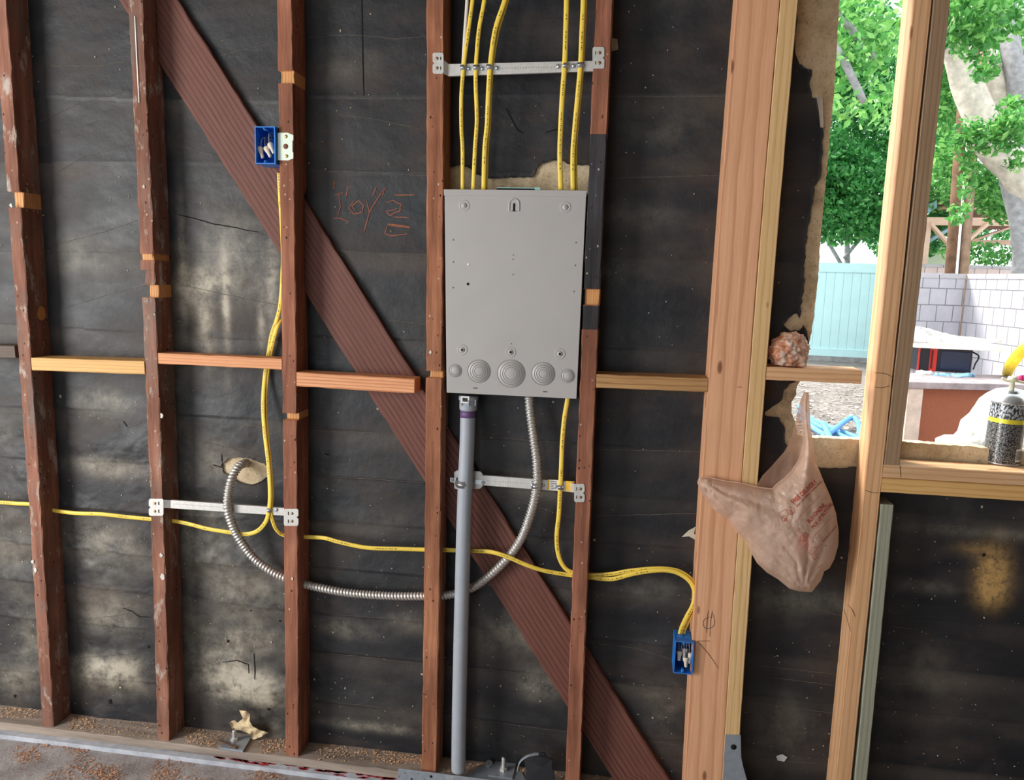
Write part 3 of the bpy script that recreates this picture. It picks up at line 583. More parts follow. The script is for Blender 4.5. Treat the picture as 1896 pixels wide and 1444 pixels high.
mb = MB(); mb.prism([U(990, 353, .010), U(1001, 353, .010), U(1000, 347, .010), U(990, 347, .010)], (0, .012, 0)); mb.prism([U(918, 348, .010), U(990, 349, .010), U(990, 347.4, .010), U(922, 346.4, .010)], (0, .004, 0)); mb.build('bracket_lip', plain('pale_teal_plastic', srgb(150, 196, 190), .4), tb)
MB().prism([U(1066, 738, .01), U(1078, 600, .01), U(1086, 430, .01), U(1086.5, 366, .01), U(1089, 366, .01), U(1088, 430, .01), U(1081, 600, .01), U(1070, 738, .01)], (0, .05, 0)).build('side_seam', M['dark'], panel)
# ------------------------------------------------------------------ conduit, flexible conduit, cables
pipe = thing('rigid_conduit', 'grey plastic conduit pipe rising from the timber plate to the panel bottom', 'conduit', U(850, 1428, 0))
pth = smooth_path([U(866.5, 752, .028), U(865, 820, .022), U(861.5, 895, .013), U(858, 1000, .009), U(854, 1150, .006), U(850.5, 1300, .003), U(849, 1400, .001), U(849, 1426, .001)], 6)
MB().tube(pth, .0203, .0203, 28).build('pipe', M['pvc'], pipe)
a = U(867, 757, .028); b = U(867.5, 733, .0285)
mb = MB(); mb.lathe(a, b-a, [(-.004, .0215), (0, .0235), (.004, .0238), (.024, .0240), (.025, .026), (.0345, .026)], 32); cp_ = mb.build('terminal_adapter', M['pvc'], pipe)
for k in range(8):
    an = k*math.pi/4+.2; q = a+Vector((.0262*math.cos(an), .0262*math.sin(an), .013))
    MB().box((q.x-.0016, q.y-.0016, q.z-.001), (q.x+.0016, q.y+.0016, q.z+.016)).build('grip_rib', M['pvc'], cp_) if k in (5, 6, 7) else None
q0 = U(853.5, 746, .002); q1 = U(869, 734, .002)
mb = MB(); mb.box((q0.x, .0018, q0.z), (q1.x, .0032, q1.z)); lb = mb.build('sticker', M['white_lab'], cp_)
mb = MB()
for k in range(9): x = q0.x+.004+k*.0016; mb.box((x, .0012, q0.z+.004), (x+.0008*(1+(k % 2)*.5), .0019, q1.z-.004))
mb.build('barcode', M['dark'], lb)
MB().lathe(pth[1], pth[6]-pth[1], [(-.006, .0207), (.014, .0207)], 32).build('primer_band', M['purple'], pipe)
zpb = lambda v: v
fp = [U(458, 857, .098), U(452, 858, .075), U(444, 862, .05), U(435, 874, .032), U(427, 893, .012), U(422, 918, -.001), U(421, 940, -.003), U(427, 963, .003), U(440, 992, .018), U(467, 1030, .033), U(500, 1056, .04), U(528, 1070, .045), U(570, 1083, .045), U(640, 1097, .045), U(720, 1103, .045), U(785, 1103.5, .045),
      U(822, 1102, .045), U(850, 1097, .045), U(885, 1082, .044), U(930, 1044, .042), U(962, 1002, .036), U(981, 955, .026), U(993, 905, .021), U(994, 860, .024), U(988, 810, .034), U(982, 765, .04), U(980, 742, .042), U(979.5, 733, .042)]
sm = resample(smooth_path(fp, 10), .0012)
flex = MB().tube(sm, .0114, .0114, 16, rf=lambda L: (lambda an: 1+.13*math.sin(2*math.pi*L/.0095+an)))
tag(flex.build('flexible_conduit', M['flex']), 'ribbed silver flexible conduit looping from the torn hole through two studs to the panel', 'flexible conduit')
def cable(pts, label, a=.0062, b=.0028, mat=None, group=None, name='yellow_cable'):
    p = smooth_path([U(q[0], q[1], q[2]) for q in pts], 6); o = MB().tube(p, a, b, 10).build(name, mat or M['cable']); return tag(o, label, 'cable', group)
cy_ = .004
cable([(868, -250, .02), (866, -60, .02), (865, 0, .012), (861, 60, .008), (857.5, 118, .009)], 'short whitish sheathed cable at the top, left of the leftmost yellow one', mat=M['white_pl'], a=.0045, name='white_cable')
cable([(894, -250, .02), (881, -60, .01), (875, 0, cy_), (867, 60, cy_), (859, 119, cy_), (855, 165, .006), (854, 194, .01), (854.5, 240, .013), (856.5, 277, .015), (856.5, 352, .02)], 'yellow cable entering the panel top, leftmost of the five', a=.0052)
cable([(922, -250, .02), (905, -60, .01), (897, 0, cy_), (887, 55, cy_), (881.5, 119, cy_), (881, 160, .006), (883, 222, .012), (879.5, 277, .015), (876, 352, .02)], 'second yellow cable from the left entering the panel top', a=.0054)
cable([(989, -250, .02), (952, -60, .01), (935, 0, cy_), (917, 55, cy_), (908, 119, cy_), (904, 180, .006), (902, 230, .012), (897.5, 277, .015), (895.5, 352, .02)], 'yellow cable entering the panel top, third from the left, curving in from the right', a=.0062)
cable([(996, -250, .02), (957, -60, .016), (939, 0, .012), (921, 58, .012), (911, 119, .010), (907, 180, .013), (905, 230, .018), (901, 277, .022), (899, 352, .026)], 'yellow cable doubled behind the third one from the left', a=.0058)
cable([(1049, -250, .02), (1049, -60, .01), (1049, 0, cy_), (1047.5, 60, cy_), (1045.5, 119, cy_), (1041, 180, .006), (1038, 240, .012), (1036.5, 290, .015), (1038.5, 352, .02)], 'yellow cable entering the panel top, second from the right', a=.0064)
cable([(1080, -250, .02), (1080, -60, .01), (1080, 0, cy_), (1077.5, 60, cy_), (1075, 119, cy_), (1070, 175, .006), (1064, 240, .012), (1060.5, 290, .015), (1061, 352, .02)], 'rightmost yellow cable entering the panel top', a=.0062)
cable([(1083, -250, .02), (1083, -60, .016), (1083, 0, .012), (1080.5, 60, .012), (1077.5, 119, .010), (1073, 175, .013), (1067, 240, .019), (1064.5, 290, .022), (1065.5, 352, .026)], 'yellow cable doubled behind the rightmost one at the panel top', a=.0058)
cable([(-420, 905, .05), (-80, 926, .05), (0, 930, .05), (30, 932, .05), (60, 934, .05), (95, 944, .05), (140, 950, .045), (190, 952, .04), (235, 957, .045), (280, 961, .047), (318, 964, .045), (350, 970, .035), (385, 979, .028), (430, 986, .022), (458, 988.5, .02), (478, 982, .014), (492, 966, .007), (497.5, 946, .004),
       (500, 915, .006), (497, 860, .02), (490, 800, .035), (487, 750, .05), (490, 700, .066), (497, 655, .066), (503, 620, .062), (513, 590, .055), (520, 555, .05), (524, 480, .06), (522, 420, .05), (518.5, 360, .03), (517, 320, .02)], 'yellow cable from the left edge through two studs, then up to the upper blue box')
cable([(519, 590, .06), (512, 608, .058), (505, 635, .062), (500, 660, .069), (494, 700, .069), (491, 750, .056), (494, 800, .04), (500, 860, .024), (503, 915, .01), (501, 946, .008), (505, 965, .012), (513, 982, .025), (527, 991, .04), (565, 994, .045), (600, 996, .04), (630, 1004, .035), (680, 1014, .035), (740, 1016, .04), (785, 1017.5, .045), (820, 1018, .045),
       (850, 1019, .04), (880, 1020, .035), (910, 1022, .027), (940, 1031, .022), (975, 1046, .025), (1010, 1057, .035), (1058, 1065, .045), (1092, 1069, .043), (1120, 1072, .035), (1140, 1071, .03), (1170, 1063, .026), (1205, 1057, .024), (1235, 1056, .024), (1258, 1062, .024), (1278, 1077, .022), (1286.5, 1098, .020), (1283, 1120, .020), (1271, 1143, .022), (1262, 1163, .025), (1258, 1180, .03)],
      'long yellow cable running right through three studs to the lower blue box')
cable([(1051, 735, .04), (1050, 745, .04), (1045, 775, .037), (1041, 820, .034), (1039, 870, .031), (1037.5, 900, .0295), (1035, 950, .033), (1031, 990, .037), (1033, 1022, .04), (1042, 1046, .043), (1058, 1059, .045), (1092, 1064.5, .045), (1130, 1063, .036), (1165, 1057, .031), (1205, 1053, .029), (1238, 1053.5, .029), (1262, 1060, .028), (1282, 1076, .027), (1289, 1097, .026), (1287, 1118, .026), (1277, 1142, .027), (1267, 1164, .03), (1263, 1180, .034)],
      'yellow cable hanging from the panel bottom, joining the long one towards the lower blue box')
cable([(1286, 1100, .012), (1288, 1101.5, .012), (1291, 1102, .018)], 'small black tie around the cable pair above the lower blue box', a=.0012, b=.0012, mat=M['wire_black'], name='cable_tie') if False else None
# ------------------------------------------------------------------ slotted steel support brackets
def tabpoly(x0, v0, x1, v1, y, notch):
    c = [(x0+2, v0), (x1-2, v0), (x1, v0+3)]; m = (v0+v1)/2
    if notch == 'R': c += [(x1, m-3), (x1-3.5, m), (x1, m+3)]
    c += [(x1, v1-3), (x1-2, v1), (x0+2, v1), (x0, v1-3)]
    if notch == 'L': c += [(x0, m+3), (x0+3.5, m), (x0, m-3)]
    c += [(x0, v0+3)]
    return [U(a, b, y) for a, b in c][::-1]
def holes(mb, pts, y, r=.0012):
    for (u, v) in pts: mb.lathe(U(u, v, y), (0, -1, 0), [(0, r), (.0004, r)], 8)
def bracket(label, tabs, bar, by, dots, bends):
    c = U((bar[0][0]+bar[1][0])/2, bar[2][1], by); t = thing('support_bracket', label, 'bracket', c)
    for (x0, v0, x1, v1, nt_, yy) in tabs:
        tb_ = MB().prism(tabpoly(x0, v0, x1, v1, yy, nt_), (0, .0014, 0)).build('mounting_tab', M['galv'], t)
        s_ = 1 if nt_ == 'R' else -1
        for f in (.27, .73):
            vv_ = v0+(v1-v0)*f; xm = (x0+x1)/2
            MB().lathe(U(xm+s_*2, vv_, yy), (0, -1, 0), [(0, .0042), (.0010, .0038), (.0018, .002)], 12).build('screw_head', M['brass'], tb_)
        mb = MB()
        for f in (.27, .73): vv_ = v0+(v1-v0)*f; xm = (x0+x1)/2-s_*5; a = U(xm-.9, vv_+3, yy-.0003); b = U(xm+.9, vv_-3, yy-.0003); mb.box((a.x, a.y, a.z), (b.x, b.y+.0004, b.z))
        mb.build('slot', M['dark'], tb_)
    q = [U(u, v, by) for u, v in bar][::-1]
    br_ = MB().prism(q, (0, .009, 0)).build('bar', M['galv'], t, .0006)
    for bd_ in bends: MB().prism([U(*p) for p in bd_], (0, .0012, 0)).build('bent_end', M['galv'], t)
    mb = MB(); n = dots[4]
    for k in range(n): u = dots[0]+(dots[2]-dots[0])*k/(n-1); v = dots[1]+(dots[3]-dots[1])*k/(n-1); mb.lathe(U(u, v, by-.0001), (0, -1, 0), [(0, .0009), (.0003, .0009)], 6)
    mb.build('pin_holes', M['dark'], br_); return t
bracket('steel bar above the panel, five cable clamps screwed on it', [(801, 97.5, 821, 136.5, 'L', -.0016), (1097, 87, 1119, 127, 'R', -.0016)], [(830, 118.4), (1099, 112.4), (1099, 131.7), (830, 140.8)], .009,
        (926, 126.5, 1026, 124, 22), [[(821, 110, -.001), (831, 119, .010), (831, 141, .010), (821, 137, -.001)]])
bracket('steel bar on the left between two old studs, crossed by the ribbed conduit', [(275.5, 923.4, 302.5, 955, 'L', -.0016), (525.5, 942, 552.4, 973.4, 'R', -.0016)], [(316, 926), (528, 941), (528, 955), (316, 941)], .009,
        (322, 933, 415, 939, 26), [[(302.5, 925, -.001), (317, 926, .010), (317, 941, .010), (302.5, 940, -.001)]])
t3 = bracket('steel bar below the panel, holding pipe, ribbed conduit and one cable', [(1063, 896, 1082.5, 929.5, 'R', -.0016)], [(886, 879.5), (1064, 892.5), (1064, 911.5), (886, 898)], .034,
        (904, 890, 978, 895, 17), [[(1056, 893, .034), (1066, 897, -.001), (1066, 912, -.001), (1056, 911, .034)]])
MB().prism([U(*p, .036) for p in ((841, 904), (846, 906), (888, 905), (893, 901), (893, 877), (889, 873), (846, 871), (841, 874))], (0, .002, 0)).build('end_plate', M['galv'], t3)
mb = MB(); q = [U(1014, 887.6, .033), U(1040, 889.5, .033), U(1040, 908.5, .033), U(1014, 906.8, .033)][::-1]; mb.prism(q, (0, .0008, 0)); st = mb.build('sticker', M['white_lab'], t3)
mb = MB(); mb.prism([U(1048, 890.2, .033), U(1063, 891.5, .033), U(1063, 910.4, .033), U(1048, 909, .033)][::-1], (0, .0008, 0)); mb.build('sticker', M['yellow_lab'], t3); mb = MB(); mb.prism([U(1014, 887.6, .0328), U(1017, 887.8, .0328), U(1017, 907, .0328), U(1014, 906.8, .0328)][::-1], (0, .0006, 0)); mb.build('sticker', M['yellow_lab'], t3)
mb = MB()
for k in range(5): mb.prism([U(1020+k*.3, 890.6+k*3.3, .0326), U(1031, 891.4+k*3.3, .0326), U(1031, 892.6+k*3.3, .0326), U(1020, 891.8+k*3.3, .0326)][::-1], (0, .0003, 0))
mb.build('fine_print', M['pencil'], st)
def strap(label, u, v, w, ht, y, rb, su, sv, name='cable_clamp', cat='cable clamp', mat='galv_bright', horiz=False):
    """saddle clamp round a cable at u,v with one screw at su,sv. rb half width px"""
    t = thing(name, label, cat, U(u, v, y)); c = U(u, v, y); k = .00137; a = rb*k; h = ht*k/2
    pr = [(math.cos(an)*a, -math.sin(an)*w) for an in np.linspace(0, math.pi, 13)]
    vs = []; 
    for zz_, off in ((-h, 0), (-h*.35, 0), (-h*.3, -.0012), (h*.3, -.0012), (h*.35, 0), (h, 0)):
        for (x, yy) in pr: vs.append(c+Vector((x*(1+.08*(off < 0)), yy*(1)+off, zz_)))
    fs = [(j*13+i, j*13+i+1, (j+1)*13+i+1, (j+1)*13+i) for j in range(5) for i in range(12)]
    mb = MB(); mb.add(vs, fs, 0, True); o = mb.build('saddle', M[mat], t); m = o.modifiers.new('s', 'SOLIDIFY'); m.thickness = .0012; m.offset = 1
    for (su_, sv_) in (su if isinstance(su, list) else [(su, sv)]):
        q = U(su_, sv_, y); x0_, x1_ = sorted((q.x, c.x)); q1 = q+Vector((0, .0002, 0)); hh = .0065
        mb = MB(); mb.prism([Vector((q.x-(.007 if q.x < c.x else 0), q.y-.0002, q.z-hh)), Vector((c.x+a*(-1 if q.x < c.x else 1), q.y-.0002, c.z-hh)), Vector((c.x+a*(-1 if q.x < c.x else 1), q.y-.0002, c.z+hh)), Vector((q.x-(.007 if q.x < c.x else 0), q.y-.0002, q.z+hh))] if q.x < c.x else
                 [Vector((c.x+a, q.y-.0002, c.z-hh)), Vector((q.x+.007, q.y-.0002, q.z-hh)), Vector((q.x+.007, q.y-.0002, q.z+hh)), Vector((c.x+a, q.y-.0002, c.z+hh))], (0, .0012, 0)); mb.build('ear', M[mat], t, .0004)
        MB().lathe(q, (0, -1, 0), [(0, .0052), (.0012, .0050), (.003, .0032), (.0036, .0012)], 16).build('screw_head', M['galv_bright'], t)
    return t
strap('small cable clamp on the upper bar, leftmost', 858, 126, .0085, 9, .009, 6.5, 868, 127)
strap('small cable clamp on the upper bar, second from the left', 882, 126, .0085, 9, .009, 6.5, 893, 127)
strap('small cable clamp on the upper bar, third from the left', 907, 125, .0085, 9, .009, 7, 920, 126)
strap('small cable clamp on the upper bar, left of the pair at the right end', 1047, 122.5, .0085, 9, .009, 7, 1034, 123)
strap('small cable clamp on the upper bar, rightmost', 1075, 121.5, .0085, 9, .009, 7, 1062, 122)
strap('small cable clamp where the yellow cable splits on the left bar', 499.5, 943.5, .0085, 9, .009, 6, 512, 944)
strap('small clamp round the ribbed conduit on the left bar', 424, 938, .021, 9, .009, 8.5, 415, 939)
strap('small cable clamp on the lower bar beside its yellow sticker', 1038, 901, .010, 9, .034, 6, 1029, 900)
strap('clamp round the ribbed conduit on the lower bar', 993, 897, .0250, 13, .034, 10, 1006, 898)
strap('wide strap clamp holding the grey plastic pipe to the lower bar', 861, 891, .044, 13, .034, 18, [(838, 888.5), (895, 893.5)], 0, 'pipe_strap', 'pipe strap')
# ------------------------------------------------------------------ blue outlet boxes
def bluebox(label, px, y0, dep, nuts, wires):
    q = [U(u, v, y0) for u, v in px]; x0 = (q[0].x+q[3].x)/2; x1 = (q[1].x+q[2].x)/2; z1 = (q[0].z+q[1].z)/2; z0 = (q[2].z+q[3].z)/2; T = .0026
    t = thing('outlet_box', label, 'electrical box', (x0, y0+dep, z0))
    mb = MB(); mb.box((x0, y0, z0), (x0+T, y0+dep, z1)); mb.box((x1-T, y0, z0), (x1, y0+dep, z1)); mb.box((x0+T, y0, z0), (x1-T, y0+dep, z0+T)); mb.box((x0+T, y0, z1-T), (x1-T, y0+dep, z1)); mb.box((x0+T, y0+dep-T, z0+T), (x1-T, y0+dep, z1-T)); mb.build('box_body', M['blue'], t)
    for zz_, s_ in ((z1-T, -1), (z0+T, 1)):
        c = Vector(((x0+x1)/2, y0, zz_+s_*.003)); mb = MB(); mb.lathe(c, (0, 1, 0), [(0, .0042), (.03, .0036)], 14); bo = mb.build('screw_boss', M['blue'], t)
        MB().lathe(c, (0, -1, 0), [(0, .0018), (.0003, .0018)], 10).build('screw_hole', M['dark'], bo)
    if 'lower' in label:
        for k in range(2):
            a = x0+.006+k*(x1-x0-.012)/2; MB().box((a+.001, y0+.022, z1), (a+(x1-x0-.012)/2-.002, y0+.05, z1+.0025)).build('cable_knockout', M['blue'], t, .0006)
    for i, (a, b) in enumerate(nuts):
        A_, B_ = U(*a), U(*b); d_ = (B_-A_).normalized(); L = (B_-A_).length
        n_ = thing('wire_connector', wires[0][i], 'wire connector', A_); 
        MB().lathe(A_, d_, [(0, .0075), (L*.1, .0082), (L*.35, .0068), (L*.5, .005), (L*.95, .0042), (L, .0032)], 10).build('connector_cap', M['nut'], n_)
        for k, (off, mt) in enumerate(((-.002, 'wire_grey'), (.003, wires[1][i]))):
            up_ = Vector((A_.x+off*1.2, A_.y+.004, A_.z+.028)); MB().tube(smooth_path([A_+Vector((off, 0, 0)), A_+Vector((off*1.4, .0, .012)), up_+Vector((off, 0, -.004)), up_+Vector((off*3, .014, 0)), up_+Vector((off*5, .026, -.018))], 4), .0013, .0013, 6).build('wire', M[mt], n_)
    return t, x0, x1, z0, z1
t, x0, x1, z0, z1 = bluebox('upper blue plastic outlet box on the left of an old stud, three cream connectors inside', [(471, 234.5), (509, 233.5), (510, 303), (473, 304)], -.0125, .068,
    [((481, 273, .006), (486.5, 293, .0)), ((492.5, 273, .008), (501, 291, .002)), ((500, 266, .004), (507, 284, -.002))],
    (['cream wire connector in the upper box, leftmost', 'cream wire connector in the upper box, middle', 'cream wire connector in the upper box, tilted at the right'], ['wire_grey', 'wire_black', 'wire_black']))
mb = MB(); pl_ = [(514, 246), (532, 245.5), (543, 250), (543, 260), (541.5, 260), (541.5, 282), (543, 282), (543, 293), (534, 297), (514, 296.5)]
mb.prism([U(u, v, -.0018) for u, v in pl_][::-1], (0, .0014, 0)); fl_ = mb.build('mounting_flange', plain('pale_green_zinc', srgb(214, 226, 212), .4, .2, .06), t)
MB().lathe(U(529, 271, -.0019), (0, -1, 0), [(0, .0068), (.0004, .0068)], 24).build('flange_hole', M['red_wood'], fl_)
bys = plain('brass_yellow', srgb(186, 160, 100), .35, .6); [MB().lathe(U(u, v, -.0019), (0, -1, 0), [(0, .0046), (.001, .004), (.0018, .0018)], 14).build('screw_head', bys, fl_) for u, v in ((529.5, 252.5), (530.5, 289))]
bluebox('lower blue plastic outlet box against the wide new post, four cream connectors inside', [(1249, 1187), (1284.5, 1189), (1283, 1249.5), (1247.5, 1246)], -.014, .068,
    [((1258.5, 1205, .008), (1257, 1223, .002)), ((1268.5, 1200, .010), (1267, 1218, .003)), ((1269.5, 1217, .0), (1270, 1235, -.006)), ((1278, 1208, .006), (1276, 1228, .0))],
    (['cream wire connector in the lower box, leftmost', 'cream wire connector in the lower box, upper middle', 'cream wire connector in the lower box, bottommost', 'cream wire connector in the lower box, rightmost'], ['wire_grey', 'wire_grey', 'wire_black', 'wire_black']))
# ------------------------------------------------------------------ pencil marks on the new lumber
def marks(ls, parent, w=.0013, mat='pencil', y=-.0006):
    for s_ in ls: mb = MB(); mb.ribbon(smooth_path([U(a, b, y) for a, b in s_], 5), w); mb.build('pencil_mark', M[mat], parent)
q7 = lambda a, b: (1180+a/3.405, 1020+b/3.405)
marks([[q7(*p) for p in l] for l in [[(448, 375), (440, 440), (436, 515)], [(472, 375), (462, 450), (457, 540)], [(470, 388), (484, 420), (486, 460), (465, 485), (430, 486), (415, 465), (420, 435), (445, 420), (475, 418)], [(375, 568), (459, 567)], [(378, 570), (445, 645), (515, 744)]]]+[[(1364, 717), (1370, 716), (1375, 717.5)]], s6[0])
q1 = lambda a, b: (1500+a/2.391, 840+b/2.391)
marks([[q1(*p) for p in l] for l in [[(244, 160), (275, 172), (308, 173)], [(150, 690), (165, 735), (178, 785)], [(165, 665), (185, 690), (200, 722)]]]+[[(1619, 690), (1640, 692), (1652, 698)], [(1619, 716), (1632, 718), (1648, 714)]], s8[0])
sill = [o for o in bpy.data.objects if o.name == 'sill_board'][0]
mb = MB(); mb.ribbon([Uz(1774+8*math.cos(t), 855+3.4*math.sin(t), zs_top+.0006) for t in np.linspace(0, 6.283, 24)], .0014, nrm=(0, 0, 1)); mb.ribbon([Uz(1748, 847, zs_top+.0006), Uz(1758, 850, zs_top+.0006), Uz(1770, 854.5, zs_top+.0006)], .0013, nrm=(0, 0, 1)); mb.build('red_pencil_mark', M['redink'], sill)
marks([[(1666, 857), (1667, 870), (1668, 884)]], sill)
# ------------------------------------------------------------------ hardware at the foot of the wall
o = MB(); a = U(737, 1424, -.0145); b = U(1010, 1444, -.0145)
o.prism([Vector((a.x, a.y, a.z-.05)), Vector((a.x+.42, a.y, a.z-.052)), Vector((a.x+.42, a.y, a.z+.001)), Vector((a.x+.004, a.y, a.z+.002)), Vector((a.x, a.y, a.z-.003))], (0, .003, 0))
t = thing('nail_plate', 'long grey steel plate nailed along the bottom timber below the pipe', 'steel plate', a); o.build('plate', M['steel_strap'], t, .0005)
mb = MB()
for (u, v, r) in ((798, 1437.5, .0042), (750, 1431, .0016), (739, 1437, .0012), (774, 1432, .0014), (786, 1443, .0012), (762, 1442, .003)): mb.lathe(U(u, v, -.0146), (0, -1, 0), [(0, r), (.0004, r)], 12)
mb.build('nail_hole', M['dark'], t)
mb = MB()
for k in range(4): mb.prism([U(824+k, 1436+k*2.1, -.0147), U(840-k*.5, 1437.2+k*2.1, -.0147), U(840-k*.5, 1437.8+k*2.1, -.0147), U(824+k, 1436.6+k*2.1, -.0147)][::-1], (0, .0002, 0))
mb.build('etched_line', M['galv'], t)
def flat(pts, z, th): return MB().prism([Uz(u, v, z) for u, v in pts], (0, 0, -th))
def bolt_set(label, poly, bx, top, label2=None):
    t = thing('anchor_bolt', label, 'bolt', Uz(*bx, .001)); flat(poly, .0075, .006).build('square_washer', M['steel_strap'], t, .0006)
    c = Uz(bx[0], bx[1], .0076)
    MB().lathe(c, (0, 0, 1), [(0, .0115), (.009, .0115)], 6, smooth=False).build('nut', M['galv'], t)
    h = top; MB().lathe(c, (0, 0, 1), [(0, .0058)]+[(.009+k*.0011, .0058 if k % 2 else .0052) for k in range(int((h-.009)/.0011))], 12).build('threaded_rod', M['galv'], t); return t
bolt_set('anchor bolt with nut and square washer on the plate right of the pipe', [(904, 1435), (918, 1405), (956, 1413), (949, 1441)], (932, 1426), .040)
bolt_set('anchor bolt with square washer in the left bay by the torn scrap', [(407, 1384), (428, 1360), (466, 1363), (450, 1390)], (434, 1371), .034)
tag(flat([(404, 1371), (409, 1368), (441, 1381), (437, 1385)], .0125, .003).build('rusty_strip', plain('rust', srgb(104, 82, 72), .9, .1, .3, 120)), 'short rusty metal strip lying on the left square washer', 'metal strip')
tag(flat([(857, 1436), (880, 1424), (906, 1412), (925, 1420), (965, 1428), (975, 1446), (880, 1452)], .0035, .0025).build('sheet_metal_scrap', M['steel_strap']), 'bent grey metal sheet lying between the pipe foot and the anchor bolt', 'metal sheet')
MB_ = MB().lathe(Uz(905, 1417, .004), (.2, -.3, 1), [(0, .011), (.011, .011)], 6, smooth=False); tag(MB_.build('loose_nut', M['steel_strap']), 'loose grey hex nut left of the upright anchor bolt', 'nut')
bpx = [(971, 1407), (985, 1404), (1000, 1403), (1012, 1403), (1023, 1407), (1022, 1418), (1025, 1432), (1027, 1452), (974, 1452), (974, 1430)]
mb = MB(); N = len(bpx); front = [U(u, v, -.020-.01*math.sin((u-971)/54*math.pi)) for u, v in bpx]; cc = sum(front, Vector())/N
mb.add(front+[p+Vector((0, .004, 0)) for p in front]+[cc, cc+Vector((0, .004, 0))], [(i, (i+1) % N, 2*N) for i in range(N)]+[(i+N, (i+1) % N+N, 2*N+1) for i in range(N)]+[(i, i+N, (i+1) % N+N, (i+1) % N) for i in range(N)])
mb.prism([U(u, v, -.012) for u, v in ((997, 1396), (1009, 1396), (1013, 1406), (996, 1406))], (0, .01, 0))
tag(mb.build('rubber_flap', M['black_pl'], bevel=.001), 'black curved rubber piece standing by the foot of the panel stud', 'rubber piece')
pr_ = smooth_path([U(958, 1428, -.004), U(962, 1412, .0), U(972, 1402, .006), U(985, 1397, .01), U(1000, 1396, .014), U(1006, 1402, .012)], 5)
tag(MB().tube(pr_, .0022, .007, 8).build('curved_band', M['steel_strap']), 'thin grey band arching over behind the black rubber piece', 'band')
t = thing('steel_bracket', 'flared grey steel strap with a round hole on the foot of the pale stud', 'bracket', U(1358, 1444, -.003))
bpts = [(1343, 1360), (1371.5, 1361), (1372.4, 1402), (1376, 1419), (1383, 1444), (1392, 1475), (1332, 1475), (1338, 1444)]
MB().prism([U(u, v, -.0022) for u, v in bpts][::-1], (0, .0016, 0)).build('strap_plate', M['steel_strap'], t, .0003)
MB().lathe(U(1358.3, 1383, -.0023), (0, -1, 0), [(0, .0078), (.0004, .0078)], 24).build('round_hole', M['dark'], t)
# ------------------------------------------------------------------ sheets (bags, cloth, scraps)
def pip(u, v, P): return inpoly(np.array([u]), np.array([v]), P)[0]
def sheet(poly, step, pos, smooth=True, densify=3.):
    pts = []
    for a, b in zip(poly, poly[1:]+poly[:1]):
        n = max(1, int(math.hypot(a[0]-b[0], a[1]-b[1])/densify))
        for k in range(n): t = k/n; pts.append((a[0]+(b[0]-a[0])*t, a[1]+(b[1]-a[1])*t))
    nb = len(pts); Pn = np.array(pts); us = np.arange(Pn[:, 0].min(), Pn[:, 0].max(), step); vs = np.arange(Pn[:, 1].min(), Pn[:, 1].max(), step)
    UU, VV = np.meshgrid(us, vs); UU = UU+(np.arange(len(vs)) % 2)[:, None]*step/2; g = np.stack([UU.ravel(), VV.ravel()], 1); g = g[inpoly(g[:, 0], g[:, 1], pts)]
    def dist(p): return np.min(np.hypot(Pn[None, :, 0]-p[:, 0][:, None], Pn[None, :, 1]-p[:, 1][:, None]), 1)
    dg = dist(g); g = g[dg > step*.5]; dg = dg[dg > step*.5]
    allp = [Vector(p) for p in pts]+[Vector((float(a), float(b))) for a, b in g]; ds = [0.]*nb+list(dg)
    vo, ed, fo, ov, oe, of = geometry.delaunay_2d_cdt(allp, [], [list(range(nb))], 1, 1e-4)
    dd = []
    for i, v in enumerate(vo): dd.append(ds[ov[i][0]] if ov[i] else 0.)
    mb = MB(); P = [pos(v[0], v[1], d) for v, d in zip(vo, dd)]
    fs = [tuple(f) for f in fo]; mb.add(P, fs, 0, smooth, [(v[0]*.01, v[1]*.01, d*.01) for v, d in zip(vo, dd)]); return mb
sc1 = lambda x, y: float(fbm(np.array([x]), np.array([y]), 4)[0])
def m_bag(name, col, alpha, col2=None):
    t = NT(name); c = t.coord(attr='obj'); n = t.noise(c, 38, 6, .72, 2.2); t.bump(n, .9, .005)
    base = col if col2 is None else t.mix(t.ramp(t.noise(c, 22, 3, .6, 1), [(.42, 0.), (.58, 1.)]), col, col2)
    t.fin(base, .2, 0, 1.0); t.b.inputs['Coat Weight'].default_value = .6; t.b.inputs['Coat Roughness'].default_value = .12
    tr = t.n('ShaderNodeBsdfTransparent'); tr.inputs[0].default_value = (1, .9, .82, 1); tl = t.n('ShaderNodeBsdfTranslucent')
    if hasattr(base, 'links'): t.l(base, tl.inputs[0])
    else: tl.inputs[0].default_value = base
    m1 = t.n('ShaderNodeMixShader'); m1.inputs[0].default_value = .22; t.l(t.b.outputs[0], m1.inputs[1]); t.l(tl.outputs[0], m1.inputs[2])
    m2 = t.n('ShaderNodeMixShader'); m2.inputs[0].default_value = alpha; t.l(m1.outputs[0], m2.inputs[1]); t.l(tr.outputs[0], m2.inputs[2]); t.l(m2.outputs[0], t.out.inputs[0]); return t.m
bagm = m_bag('thin_tan_plastic', srgb(242, 208, 186), .24)
